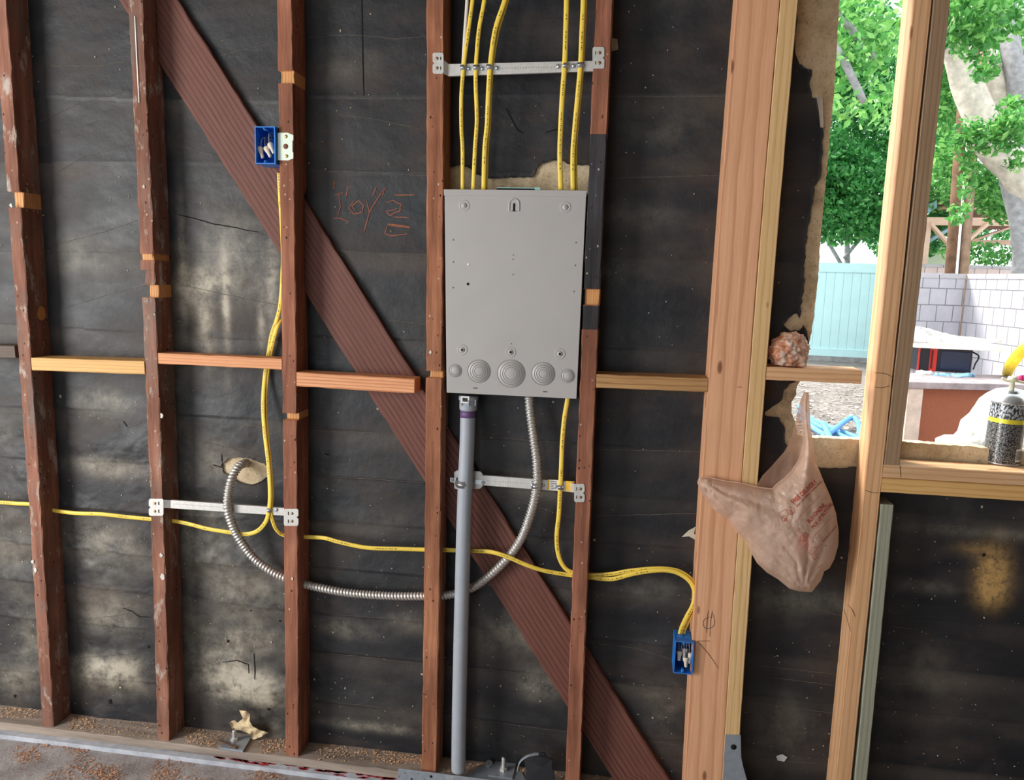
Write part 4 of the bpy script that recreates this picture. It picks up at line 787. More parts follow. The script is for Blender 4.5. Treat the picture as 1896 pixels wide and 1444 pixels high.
FP = [(1294, 884), (1310, 883), (1340, 890), (1372, 894), (1400, 901), (1418, 904), (1430, 905), (1437, 897), (1452, 886), (1466, 872), (1477, 855), (1485, 838), (1489, 815), (1487, 790), (1483, 765), (1485, 742), (1489, 728), (1497, 726), (1499, 745), (1500, 780), (1503, 805), (1508, 830), (1512, 858), (1524, 888), (1538, 920), (1548, 950), (1553, 985),
      (1552, 1010), (1545, 1035), (1536, 1052), (1526, 1058), (1520, 1075), (1503, 1096), (1480, 1095), (1462, 1090), (1440, 1072), (1420, 1060), (1402, 1043), (1390, 1022), (1380, 1000), (1362, 985), (1351, 968), (1349, 961), (1325, 948), (1306, 922), (1295, 905), (1291, 893)]
BP = [(1294, 884), (1310, 883), (1340, 890), (1372, 894), (1400, 902), (1403, 895), (1412, 880), (1424, 868), (1440, 850), (1455, 833), (1465, 812), (1472, 785), (1477, 760), (1483, 738), (1489, 726), (1497, 726)]+FP[18:]
def ridg(u, v):
    s = 0
    for (cu, cv, k, ph) in ((1491, 735, 13, .3), (1296, 888, 11, 1.2), (1490, 1098, 9, 2.)):
        a = math.atan2(v-cv, u-cu); r = math.hypot(u-cu, v-cv); s += abs(math.sin(a*k+ph+2.2*sc1(u*.012, v*.012)))**.6*.009*math.exp(-r/130)*min(1, r/18)
    return s+.004*abs(sc1(u*.035+2, v*.035))+.0022*abs(sc1((u+v)*.05, (u-v)*.14))
def yfront(u, v, d):
    if d is None:
        Pn = np.array(FP); d = min(math.hypot(u-a, v-b) for a, b in FPd)
    return -.010-.060*(1-math.exp(-d/38))-ridg(u, v)*min(1, d/6)*1.3
FPd = []
for a, b in zip(FP, FP[1:]+FP[:1]):
    for k in range(6): FPd.append((a[0]+(b[0]-a[0])*k/6, a[1]+(b[1]-a[1])*k/6))
def yback(u, v, d):
    w_ = min(1, max(0, (u-1385)/40)); return -.010+(.045*w_)*(1-math.exp(-d/30))+w_*ridg(u+40, v)*min(1, d/8)+(-.0015 if w_ == 0 else 0)
bag = thing('plastic_bag', 'large tan translucent plastic bag with red print, hanging by its handles in the framing', 'plastic bag', U(1480, 1098, -.01))
bf = sheet(FP, 3.2, lambda u, v, d: U(u, v, yfront(u, v, d))).build('bag_front', bagm, bag)
bb = sheet(BP, 4.0, lambda u, v, d: U(u, v, yback(u, v, d))).build('bag_back', bagm, bag)
mb = MB(); mb.ribbon([U(u, v, yfront(u, v, 2)-.001) for u, v in FP[:17]], .003); mb.build('rim_fold', bagm, bag)
redp = plain('red_print', srgb(172, 50, 34), .6, 0, .1, 80)
def txt(s, p0, p1, h, parent):
    cu = bpy.data.curves.new('t', 'FONT'); cu.body = s; cu.size = 1; cu.offset = .02; cu.resolution_u = 3; ob = bpy.data.objects.new('t', cu); C.objects.link(ob)
    dg = bpy.context.evaluated_depsgraph_get(); me = ob.evaluated_get(dg).to_mesh(); V = [v.co.copy() for v in me.vertices]; Fc = [tuple(p.vertices) for p in me.polygons]; ob.evaluated_get(dg).to_mesh_clear(); bpy.data.objects.remove(ob)
    wd_ = max(v.x for v in V); L = math.hypot(p1[0]-p0[0], p1[1]-p0[1]); ex = ((p1[0]-p0[0])/wd_, (p1[1]-p0[1])/wd_); n = (ex[1]*wd_/L, -ex[0]*wd_/L); k = h/.7
    P = []
    for v in V:
        u = p0[0]+v.x*ex[0]+v.y*k*n[0]; w = p0[1]+v.x*ex[1]+v.y*k*n[1]; P.append(U(u, w, yfront(u, w, None)-.0018))
    MB().add(P, Fc).build('printed_text', redp, parent)
txt('FREE DELIVERY', (1469, 933.5), (1514, 893), 8.2, bf); txt('over one million online items', (1475.5, 939), (1523, 891), 3.6, bf)
txt('BUY ONLINE,', (1499, 969), (1530, 935), 7.6, bf); txt('PICK UP IN STORE', (1506.5, 979.5), (1543, 934), 6.6, bf); txt('DOWNLOAD OUR APP', (1525, 1004), (1550, 975), 3.6, bf)
b5 = lambda a, b: (1280+a/5.347, 840+b/5.347)
def bl(ls, w=.0011, nm='printed_icon'):
    mb = MB()
    for l in ls:
        pts = [b5(*p) for p in l]; P = []
        for a, b in zip(pts, pts[1:]):
            for k in range(5): t = k/5; u = a[0]+(b[0]-a[0])*t; v = a[1]+(b[1]-a[1])*t; P.append(U(u, v, yfront(u, v, None)-.0018))
        P.append(U(*pts[-1], yfront(*pts[-1], None)-.0018)); mb.ribbon(P, w)
    mb.build(nm, redp, bf)
bl([[(955, 750), (1335, 350)]], .0008, 'printed_rule'); bl([[(1095, 940), (1420, 600)]], .0008, 'printed_rule')
bl([[(855, 595), (935, 548), (958, 600), (915, 680), (855, 595)], [(895, 640), (925, 610)], [(945, 560), (975, 525), (1010, 535), (1025, 580), (990, 600), (955, 600)], [(960, 560), (985, 560), (985, 585)], [(925, 640), (945, 640), (945, 665), (922, 660), (925, 640)], [(985, 575), (1005, 575), (1003, 600), (984, 598), (985, 575)]])
bl([[(1060, 730), (1075, 745), (1065, 765), (1048, 752), (1060, 730)], [(1065, 770), (1095, 790), (1130, 780), (1160, 800), (1140, 830)], [(1080, 810), (1110, 800), (1150, 850), (1110, 870), (1075, 850), (1080, 810)], [(1110, 800), (1115, 865)]])
bl([[(1165, 975), (1205, 925), (1250, 935), (1285, 895)], [(1165, 975), (1185, 1000), (1215, 985), (1250, 935)], [(1190, 1000), (1215, 1045), (1250, 1035), (1225, 980)], [(1330, 900), (1330, 920), (1345, 900)]]); bl([[(1250, 1130), (1300, 1100)]])
mb = MB(); a0 = U(1488, 1004, -.03); bmx = bmesh.new(); bmesh.ops.create_icosphere(bmx, subdivisions=3, radius=1)
for v in bmx.verts: v.co = Vector((a0.x+v.co.x*.019*(1+.2*sc1(v.co.x*2, v.co.z*2)), -.037+v.co.y*.012, a0.z+v.co.z*.027*(1+.25*sc1(v.co.z*2, v.co.y*2))))
mb.add([v.co for v in bmx.verts], [tuple(q.index for q in f.verts) for f in bmx.faces], 0, True); bmx.free()
tag(mb.build('red_package', plain('red_plastic', srgb(232, 60, 56), .5)), 'small red item showing through inside the hanging tan bag', 'package')
mb = MB(); a0 = Vector((U(1459, 650, .03).x, .030, U(1459, 650, .03).z)); zb = U(1459, 682, .03).z; bmx = bmesh.new(); bmesh.ops.create_icosphere(bmx, subdivisions=5, radius=1)
for v in bmx.verts:
    c = v.co; r = 1+.30*abs(sc1(c.x*2.2+5, c.z*2.2+c.y*1.7))+.35*abs(sc1(c.x*4+c.y*3+9, c.z*4))-.12+.12*abs(sc1(c.x*9, c.z*9+c.y*5))
    z = a0.z+c.z*.045*r*(1.0+.18*c.x); v.co = Vector((a0.x+c.x*.046*r, a0.y+c.y*.034*r, max(z, Z(1459, 681, .0)+.0035)))
mb.add([v.co for v in bmx.verts], [tuple(q.index for q in f.verts) for f in bmx.faces], 0, True); bmx.free()
tag(mb.build('crumpled_bag', m_bag('orange_white_plastic', srgb(226, 150, 108), .08, srgb(236, 218, 204))), 'small crumpled orange and white plastic bag lying on the block in the opening', 'plastic bag')
# scraps at the wall
tn = plain('tan_scrap', srgb(176, 160, 136), .9, 0, .2, 60)
o = sheet([(1131, 70), (1143, 72), (1145, 92), (1133, 95)], 5, lambda u, v, d: U(u, v, DEP-.008-.002*sc1(u*.1, v*.1))).build('wallboard_scrap', tn); tag(o, 'small tan scrap sticking out right of the panel stud near the top', 'scrap')
o = sheet([(1275, 982), (1288, 975), (1285, 988), (1292, 994), (1288, 1000), (1276, 993), (1262, 994)], 4, lambda u, v, d: U(u, v, DEP-.006-.006*sc1(u*.1, v*.1))).build('wallboard_scrap', plain('pale_scrap', srgb(190, 186, 170), .9, 0, .1)); tag(o, 'pale torn flake on the black paper left of the wide post', 'scrap')
o = sheet([(1512, 182), (1516, 178), (1523, 180), (1524, 205), (1525, 236), (1519, 236), (1516, 205)], 4, lambda u, v, d: U(u, v, DEP-.012-.003*sc1(u*.1, v*.1))).build('torn_strip', plain('pale_strip', srgb(196, 184, 172), .8)); tag(o, 'pale torn strip hanging at the ragged paper edge beside the window opening', 'strip')
o = sheet([(424, 1337), (434, 1333), (440, 1338), (450, 1330), (443, 1315), (455, 1316), (463, 1322), (462, 1335), (468, 1345), (482, 1352), (497, 1356), (484, 1364), (466, 1371), (464, 1360), (446, 1352), (430, 1350)], 4, lambda u, v, d: U(u, v, .055-.03*abs(sc1(u*.08, v*.08)))).build('torn_wrapper', plain('yellowed_paper', srgb(206, 184, 148), .8, 0, .25, 60)); tag(o, 'torn yellowish wrapper behind the left anchor bolt', 'wrapper')
o = sheet([(1444, 1440), (1436, 1400), (1440, 1392), (1450, 1396), (1452, 1404), (1462, 1402), (1456, 1412), (1445, 1410)], 4, lambda u, v, d: U(u, v, DEP-.008)) if False else None
o = sheet([(1437, 1400), (1448, 1396), (1458, 1402), (1452, 1410), (1440, 1408)], 4, lambda u, v, d: U(u, v, DEP-.009-.004*sc1(u*.2, v*.2))).build('wallboard_scrap', plain('white_scrap', srgb(200, 200, 198), .9)); tag(o, 'white flake on the paper low between the pale stud and the king stud', 'scrap')
# sawdust and chips
def chips(name, n, region, mat, label, smin, smax, kindz):
    mb = MB(); k = 0
    while k < n:
        u, v, z = region(); 
        if u is None: continue
        p = Uz(u, v, z); s_ = random.uniform(smin, smax); an = random.uniform(0, 6.28); a = Vector((math.cos(an), math.sin(an), random.uniform(-.25, .35)))*s_; b = Vector((-math.sin(an), math.cos(an), random.uniform(-.3, .3)))*s_*random.uniform(.25, .6)
        c = p+Vector((0, 0, abs(a.z)+abs(b.z)+.0006)); mb.add([c-a-b, c+a-b*.6, c+a*.9+b+Vector((0, 0, s_*.3)), c-a*.8+b], [(0, 1, 2), (0, 2, 3)]); k += 1
    o = mb.build(name, mat); tag(o, label, 'sawdust', kind='stuff'); return o
zf = -.040
def reg_floor():
    u = random.uniform(-40, 900)*random.random()**.4; v = random.uniform(1366, 1490); lim = 1364+u*.107
    if v < lim or vnoise(np.array([u*.02]), np.array([v*.03]))[0]+random.uniform(-.25, .25) < .06: return None, 0, 0
    return u, v, zf
chips('sawdust', 2300, reg_floor, M['chips_red'], 'reddish shavings spread over the floor at the lower left', .0016, .0052, 0)
chips('sawdust', 1500, reg_floor, M['chips'], 'pale fine sawdust over the floor at the lower left', .0010, .0034, 0)
def reg_plate():
    b = random.choice([(125, 290, 1332, 1372), (125, 175, 1325, 1350), (340, 430, 1350, 1385), (345, 400, 1340, 1380), (580, 780, 1375, 1410), (585, 700, 1368, 1400), (690, 780, 1390, 1415), (690, 780, 1385, 1412), (820, 900, 1400, 1440), (900, 1040, 1410, 1440), (1085, 1200, 1415, 1450), (0, 70, 1310, 1330), (480, 530, 1370, 1395)])
    u, v = random.uniform(b[0], b[1]), random.uniform(b[2], b[3]); p = Uz(u, v, 0)
    if p.y < -.006 or p.y > DEP-.008: return None, 0, 0
    if any(S_[1](0)-.002 < p.x < S_[2](0)+.002 and p.y > -.002 for S_ in (s1, s2, s3, s4, s5)): return None, 0, 0
    return u, v, 0.
chips('sawdust', 2600, reg_plate, M['chips'], 'sawdust heaped on the bottom timber plate between the studs', .0012, .0042, 0)
mb = MB()
for (a, b, c_, d_) in ((400, 1399, 470, 1410), (430, 1403, 560, 1418), (470, 1410, 640, 1432), (600, 1428, 735, 1444)):
    for k in range(26):
        u = a+(c_-a)*random.random(); v = b+(d_-b)*((u-a)/(c_-a))+random.gauss(0, 2.2); p = Uz(u, v, zf); 
        if p.y > -.030: p = Uz(u, v, -.0255); z = -.025
        else: z = zf+.0005
        r = random.uniform(.003, .011); mb.add([Vector((p.x+r*1.8*math.cos(t)*random.uniform(.6, 1.1), p.y+r*.6*math.sin(t)*random.uniform(.6, 1.1), z)) for t in np.linspace(0, 5.6, 7)], [tuple(range(7))])
mb.build('red_paint_mark', M['redpaint'], [o for o in bpy.data.objects if o.name == 'floor'][0])
# ------------------------------------------------------------------ spray can
def m_can():
    t = NT('spray_can_label'); a = t.n('ShaderNodeAttribute', attribute_name='gc'); x = t.n('ShaderNodeSeparateXYZ'); t.l(a.outputs['Vector'], x.inputs[0])
    h = x.outputs[2]; an = x.outputs[0]
    c1 = t.n('ShaderNodeCombineXYZ'); t.l(t.math('MULTIPLY', an, 110), c1.inputs[0]); t.l(t.math('MULTIPLY', t.math('FLOOR', t.math('MULTIPLY', h, 300)), 3.7), c1.inputs[1])
    lines = t.math('MULTIPLY', t.math('GREATER_THAN', t.noise(c1.outputs[0], 1, 1, .4), .47), t.math('GREATER_THAN', t.math('FRACT', t.math('MULTIPLY', h, 300)), .5))
    c = t.mix(t.math('MULTIPLY', lines, .55), srgb(26, 27, 30), srgb(196, 196, 196))
    yl = t.math('MULTIPLY', t.math('GREATER_THAN', h, .107), t.math('LESS_THAN', h, .118)); c = t.mix(yl, c, srgb(226, 214, 60))
    c2 = t.n('ShaderNodeCombineXYZ'); t.l(t.math('MULTIPLY', an, 60), c2.inputs[0]); t.l(t.math('MULTIPLY', h, 110), c2.inputs[1])
    bl_ = t.mix(t.math('GREATER_THAN', t.noise(c2.outputs[0], 1, 2, .5), .5), srgb(50, 52, 56), srgb(176, 180, 186)); c = t.mix(t.math('GREATER_THAN', h, .119), c, bl_)
    return t.fin(c, .28, .25, .6)
cb = Uz(1853, 857, zs_top); t = thing('spray_can', 'black and silver spray can with yellow stripe standing on the window sill', 'spray can', cb)
H_ = U(1860, 722, cb.y).z-cb.z; Rr = .0415
MB().lathe(cb, (.02, 0, 1), [(0, Rr*.95), (.003, Rr), (.004, Rr), (.006, Rr*.98)], 40).build('base_rim', M['galv_bright'], t)
MB().lathe(cb, (.02, 0, 1), [(.005, Rr*.985), (H_*.83, Rr*.985)], 48, cap=False).build('can_body', m_can(), t)
MB().lathe(cb, (.02, 0, 1), [(H_*.83, Rr), (H_*.845, Rr*1.01), (H_*.86, Rr*.97), (H_*.91, Rr*.84), (H_*.96, Rr*.60), (H_*.97, Rr*.5), (H_*1.0, Rr*.5), (H_*1.0, Rr*.35)], 40).build('shoulder', M['galv_bright'], t)
ct = cb+Vector((.02, 0, 1)).normalized()*H_
MB().lathe(ct, (.02, 0, 1), [(0, .007), (.022, .0055), (.024, .012), (.034, .011), (.036, .004)], 16).build('nozzle', plain('cream_plastic', srgb(226, 220, 190), .5), t)
mb = MB(); q = ct+Vector((0, 0, .026)); mb.tube(smooth_path([q+Vector((-.026, 0, .004)), q+Vector((-.014, -.004, -.002)), q+Vector((0, -.006, .0)), q+Vector((.02, -.004, -.004)), q+Vector((.05, 0, -.010))], 5), .0035, .003, 8); mb.build('trigger_arm', plain('cream_plastic2', srgb(226, 220, 190), .5), t)
bq = [cb+Vector((Rr*1.003*math.sin(a), -Rr*1.003*math.cos(a), .012)) for a in np.linspace(.35, .95, 6)]; mb = MB(); mb.add(bq+[p+Vector((0, 0, .032)) for p in bq], [(i, i+1, i+7, i+6) for i in range(5)]); bc = mb.build('barcode_label', M['white_lab'], t)
mb = MB()
for k in range(12):
    a = .38+k*.047; p = cb+Vector((Rr*1.008*math.sin(a), -Rr*1.008*math.cos(a), .016)); p2 = cb+Vector((Rr*1.008*math.sin(a+.022), -Rr*1.008*math.cos(a+.022), .016)); mb.add([p, p2, p2+Vector((0, 0, .024)), p+Vector((0, 0, .024))], [(0, 1, 2, 3)])
mb.build('barcode_line', M['dark'], bc)
#PART3
# ------------------------------------------------------------------ the yard outside
def Ud(u, v, d):
    return Vector(CAM+ray(u, v)*d)
def m_ground():
    t = NT('yard_soil'); c = t.coord(attr='obj'); n = t.noise(c, 3, 8, .75); n2 = t.noise(c, 26, 5, .8)
    col = t.ramp(n, [(.3, srgb(120, 112, 110)), (.7, srgb(176, 168, 162))]); col = t.mix(t.ramp(n2, [(.45, 0.), (.62, .6)]), col, srgb(84, 74, 70)); t.bump(n2, .8, .03); return t.fin(col, .95, 0, .1)
struct(MB().box((-14, .16, -.2), (24, 30, -.0)).build('ground', m_ground()))
GZ = 0.
def m_leaf(name, a, b, c_, tl=.45):
    t = NT(name); at = t.n('ShaderNodeAttribute', attribute_name='gc'); x = t.n('ShaderNodeSeparateXYZ'); t.l(at.outputs['Vector'], x.inputs[0])
    col = t.ramp(x.outputs[2], [(0, a), (.5, b), (1, c_)]); t.fin(col, .4, 0, .5); tr = t.n('ShaderNodeBsdfTranslucent'); t.l(col, tr.inputs[0])
    m = t.n('ShaderNodeMixShader'); m.inputs[0].default_value = tl; t.l(t.b.outputs[0], m.inputs[1]); t.l(tr.outputs[0], m.inputs[2]); t.l(m.outputs[0], t.out.inputs[0]); return t.m
leafA = m_leaf('bright_leaf', srgb(58, 120, 58), srgb(98, 168, 84), srgb(160, 214, 120))
leafB = m_leaf('hedge_leaf', srgb(46, 112, 60), srgb(78, 160, 82), srgb(140, 216, 130))
litter = plain('leaf_litter', srgb(190, 176, 160), .8, 0, .45, 9)
bark = plain('pale_bark', srgb(196, 186, 172), .85, 0, .28, 9, .2, .8)
bark2 = plain('grey_bark', srgb(150, 148, 150), .9, 0, .28, 14, .2, .8)
def leaves(cent, rad, size, rs, flat=None, aspect=.5):
    n = len(cent); d = rs.normal(size=(n, 3)); d[:, 2] -= .3; d /= np.linalg.norm(d, axis=1)[:, None]
    q = np.cross(d, rs.normal(size=(n, 3))); q /= np.linalg.norm(q, axis=1)[:, None]; nn = np.cross(d, q); L = size*(.6+.8*rs.rand(n))[:, None]
    if flat: d[:, 2] *= .2; q[:, 2] *= .2
    V = np.stack([cent-d*L*.5, cent-d*L*.05+q*L*aspect*.5-nn*L*.06, cent+d*L*.5, cent-d*L*.05-q*L*aspect*.5-nn*L*.06], 1)
    return V.reshape(-1, 3)
def leafmesh(name, V, mat, parent, rs, tint=0.):
    n = len(V)//4; org = rootloc(parent) if parent else Vector(V.mean(0)); me = bpy.data.meshes.new(name); V = V-np.array(org)
    me.vertices.add(n*4); me.vertices.foreach_set('co', V.ravel()); fi = np.arange(n*4).reshape(n, 4); F_ = np.concatenate([fi[:, [0, 1, 2]], fi[:, [0, 2, 3]]], 0)
    me.loops.add(F_.size); me.loops.foreach_set('vertex_index', F_.ravel().astype(np.int32)); me.polygons.add(len(F_)); me.polygons.foreach_set('loop_start', np.arange(0, F_.size, 3, dtype=np.int32)); me.polygons.foreach_set('loop_total', np.full(len(F_), 3, np.int32)); me.update(calc_edges=True)
    g = np.zeros((n*4, 3), np.float32); g[:, 2] = np.repeat(np.clip(rs.rand(n)*.9+tint, 0, 1), 4); at = me.attributes.new('gc', 'FLOAT_VECTOR', 'POINT'); at.data.foreach_set('vector', g.ravel())
    me.materials.append(mat); o = bpy.data.objects.new(name, me); C.objects.link(o)
    if parent: o.parent = parent
    else: o.location = org
    return o
def limb(mb, pts, r0_, r1_, seg=14):
    p = smooth_path(pts, 7); L = sum((b-a).length for a, b in zip(p, p[1:])); mb.tube(p, 1, 1, seg, rf=lambda l: (lambda an, l=l: (r0_+(r1_-r0_)*l/L)*(1+.06*math.sin(an*3+l*7))))
# hedge-like tree left, filling the gap above the fence
def clump_tree(name, label, base, trunk, blobs, size, mat, seed, bmat=bark2, tint=0., r0=.08):
    rs = np.random.RandomState(seed); t = thing(name, label, 'tree', base); mb = MB()
    for i, tr_ in enumerate(trunk): limb(mb, tr_, r0 if i == 0 else r0*.5, .03)
    mb.build('trunk', bmat, t); cs = []
    for (c, r, n) in blobs:
        p = rs.normal(size=(n, 3)); p /= np.linalg.norm(p, axis=1)[:, None]; p *= (rs.rand(n)**.45)[:, None]
        nn = np.array([sc_ for sc_ in (1, 1, 1)]); p = p*np.array(r)+np.array(c); k = np.sin(p[:, 0]*5+p[:, 2]*3)*np.sin(p[:, 2]*6+p[:, 1]*4)+.9*rs.rand(n); cs.append(p[k > .05])
    cs = np.concatenate(cs); leafmesh('foliage', leaves(cs, 0, size, rs), mat, t, rs, tint); return t
c1 = Ud(1585, 230, 16.3); gA = Vector((c1.x, c1.y, GZ)); 
clump_tree('yard_tree', 'dense green leafy tree behind the pale fence', gA, [[gA, gA+Vector((.1, 0, 1.5)), gA+Vector((0, .1, 3)), gA+Vector((.1, 0, 4.6))], [gA+Vector((0, 0, 1.8)), gA+Vector((-.7, .2, 3)), gA+Vector((-1, 0, 4))], [gA+Vector((0, 0, 2)), gA+Vector((.8, .1, 3.2)), gA+Vector((1.1, 0, 4.4))]],
    [(Ud(1500, 60, 15), (1.5, 1.2, 1.3), 15000), (Ud(1640, 200, 15), (1.4, 1.2, 1.5), 15000), (Ud(1560, 360, 14.5), (1.1, .9, .95), 12000), (Ud(1450, 300, 14.5), (1.2, 1., 1.4), 9000), (Ud(1680, 420, 15), (.8, .8, .7), 5000)], .115, leafB, 3)
c2 = Ud(1545, 60, 6.5); g2 = Vector((c2.x-1.6, c2.y, GZ))
clump_tree('overhanging_tree', 'near branch with large pale green leaves at the top of the opening', g2, [[g2, g2+Vector((0, 0, 1.8)), Ud(1500, 60, 6.6), Ud(1560, 40, 6.5), Ud(1620, 110, 6.5)], [Ud(1520, 50, 6.5), Ud(1560, 110, 6.4), Ud(1600, 190, 6.4)]],
    [(Ud(1560, 20, 6.5), (.32, .3, .28), 330), (Ud(1580, 110, 6.5), (.34, .3, .26), 380), (Ud(1630, 60, 6.6), (.3, .3, .3), 300), (Ud(1560, 200, 6.5), (.2, .2, .15), 110), (Ud(1640, 190, 6.8), (.3, .3, .25), 260)], .085, leafA, 5, r0=.07, tint=.12)
D = 10.6
tb = Ud(1893, 505, D); tb.z = GZ
rs = np.random.RandomState(9); T = thing('ficus_tree', 'large pale-barked tree with forked limbs behind the block wall', 'tree', tb)
mb = MB(); limb(mb, [Ud(1915, 370, D), Ud(1884, 320, D), Ud(1850, 282, D), Ud(1822, 240, D), Ud(1800, 180, D), Ud(1776, 110, D), Ud(1755, 50, D-.2), Ud(1735, -40, D-.4)], .24, .16)
mb.build('trunk', bark, T)
mb = MB(); limb(mb, [Ud(1868, 235, D+.5), Ud(1852, 180, D+.5), Ud(1828, 120, D+.5), Ud(1800, 60, D+.7), Ud(1790, -30, D+.8)], .17, .13); mb.build('limb', bark, T)
mb = MB(); limb(mb, [Ud(1900, 330, D+.3), Ud(1889, 200, D+.3), Ud(1876, 110, D+.3), Ud(1866, 40, D+.4), Ud(1860, -50, D+.4)], .15, .12); mb.build('limb', bark2, T)
mb = MB(); limb(mb, [tb, Ud(1897, 500, D), Ud(1893, 440, D), Ud(1884, 380, D+.05), Ud(1868, 325, D+.1), Ud(1850, 280, D+.1)], .17, .13); mb.build('limb', bark2, T)
cs = []
for (u, v, d, r, n) in ((1790, 20, 8.6, (.45, .3, .3), 700), (1850, 30, 9, (.4, .3, .28), 520), (1800, 75, 8.8, (.32, .25, .22), 320), (1820, 130, 9, (.17, .2, .14), 110), (1872, 200, 9.4, (.2, .2, .14), 120), (1850, 250, 9.4, (.34, .25, .24), 420), (1880, 225, 9.2, (.22, .2, .16), 150), (1762, 180, 12, (.32, .4, .6), 900), (1760, 300, 11.8, (.32, .4, .5), 700),
                        (1830, 345, 12, (.42, .4, .42), 1000), (1852, 385, 11.6, (.3, .3, .25), 420), (1790, 260, 9.6, (.2, .2, .32), 260), (1792, 330, 9.8, (.13, .15, .3), 130), (1777, 395, 10, (.14, .15, .16), 70), (1730, 350, 14, (.7, .5, .4), 1300), (1735, 60, 12, (.5, .5, .9), 1500), (1880, 300, 9.4, (.14, .1, .14), 60), (1830, 470, 13, (.8, .3, .2), 520), (1900, 60, 12, (.6, .5, .9), 1400), (1930, 260, 12, (.5, .5, .9), 900)):
    c = np.array(Ud(u, v, d)); p = rs.normal(size=(n, 3)); p /= np.linalg.norm(p, axis=1)[:, None]; cs.append(p*(rs.rand(n)**.4)[:, None]*np.array(r)+c)
leafmesh('foliage', leaves(np.concatenate(cs), 0, .10, rs), leafA, T, rs, .05)
# far background greenery behind the patio
g3 = Ud(1780, 300, 24); g3.z = GZ
clump_tree('yard_tree', 'distant leafy tree behind the patio roof on the right', g3, [[g3, g3+Vector((0, 0, 2)), g3+Vector((.1, 0, 4))]], [(Ud(1740, 240, 23), (1.2, 1, 1.8), 4500), (Ud(1830, 380, 23), (1.6, 1, 1.2), 4500), (Ud(1900, 150, 23), (2, 1, 2.2), 5000), (Ud(1760, 60, 22), (1.2, 1, 1.4), 3500)], .17, leafB, 13, tint=.1)
# vinyl fence
fa, fb = Uz(1497, 667, GZ), Uz(1625, 673.5, GZ); fd = (fb-fa).normalized(); fn = Vector((-fd.y, fd.x, 0)); fh = 0
dq = ray(1560, 487); tq = ((fa-Vector(CAM)).dot(fn))/Vector(dq).dot(fn); fh = CAM[2]+dq[2]*tq
fence = thing('vinyl_fence', 'tall pale bluish-white panel fence at the back of the yard', 'fence', fa); fv = plain('white_vinyl', srgb(200, 238, 242), .5, 0, .04, 3)
def slab(p, q, z0, z1, th, mat, name, par, off=0):
    a = p+fn*off; b = q+fn*off; return MB().prism([Vector((a.x, a.y, z0)), Vector((b.x, b.y, z0)), Vector((b.x, b.y, z1)), Vector((a.x, a.y, z1))], fn*th).build(name, mat, par, .004)
L0, L1 = -3.0, 2.6
slab(fa+fd*L0, fa+fd*L1, fh-.17, fh, .05, fv, 'top_rail', fence, -.01); slab(fa+fd*L0, fa+fd*L1, .09, .24, .05, fv, 'bottom_rail', fence, -.01)
mb = MB(); k = L0
while k < L1:
    a = fa+fd*(k+.004)+fn*.012; b = fa+fd*(k+.148)+fn*.012; mb.prism([Vector((a.x, a.y, .08)), Vector((b.x, b.y, .08)), Vector((b.x, b.y, fh-.1)), Vector((a.x, a.y, fh-.1))], fn*.02); k += .152
mb.prism([fa+fd*L0+fn*.024+Vector((0, 0, .08)), fa+fd*L1+fn*.024+Vector((0, 0, .08)), fa+fd*L1+fn*.024+Vector((0, 0, fh-.1)), fa+fd*L0+fn*.024+Vector((0, 0, fh-.1))], fn*.01)
mb.build('fence_boards', fv, fence); slab(fa+fd*L0, fa+fd*L1, 0, .10, .09, plain('stained_footing', srgb(150, 150, 150), .9, 0, .3, 9), 'footing', fence, -.03)
# concrete block wall, with a corner
def m_block(name, c1_, c2_):
    t = NT(name); b = t.n('ShaderNodeTexBrick'); b.offset = .5; b.squash = 1; t.l(t.coord(), b.inputs['Vector']); b.inputs['Scale'].default_value = 1; b.inputs['Mortar Size'].default_value = .006; b.inputs['Brick Width'].default_value = .203; b.inputs['Row Height'].default_value = .203
    b.inputs['Color1'].default_value = c1_; b.inputs['Color2'].default_value = c2_; b.inputs['Mortar'].default_value = srgb(120, 116, 120); b.inputs['Bias'].default_value = -.1
    n = t.noise(t.coord((2, 1.2, 2)), 3, 5, .7); t.bump(b.outputs['Fac'], -.4, .01); return t.fin(t.mix(t.ramp(n, [(.35, .35), (.65, 0.)]), b.outputs['Color'], srgb(150, 150, 156)), .9, 0, .15)
mblk = m_block('painted_block', srgb(192, 188, 196), srgb(182, 178, 188))
cw = Ud(1768, 690, 9.7); cw.z = GZ; wh = Ud(1768, 507, 9.7).z
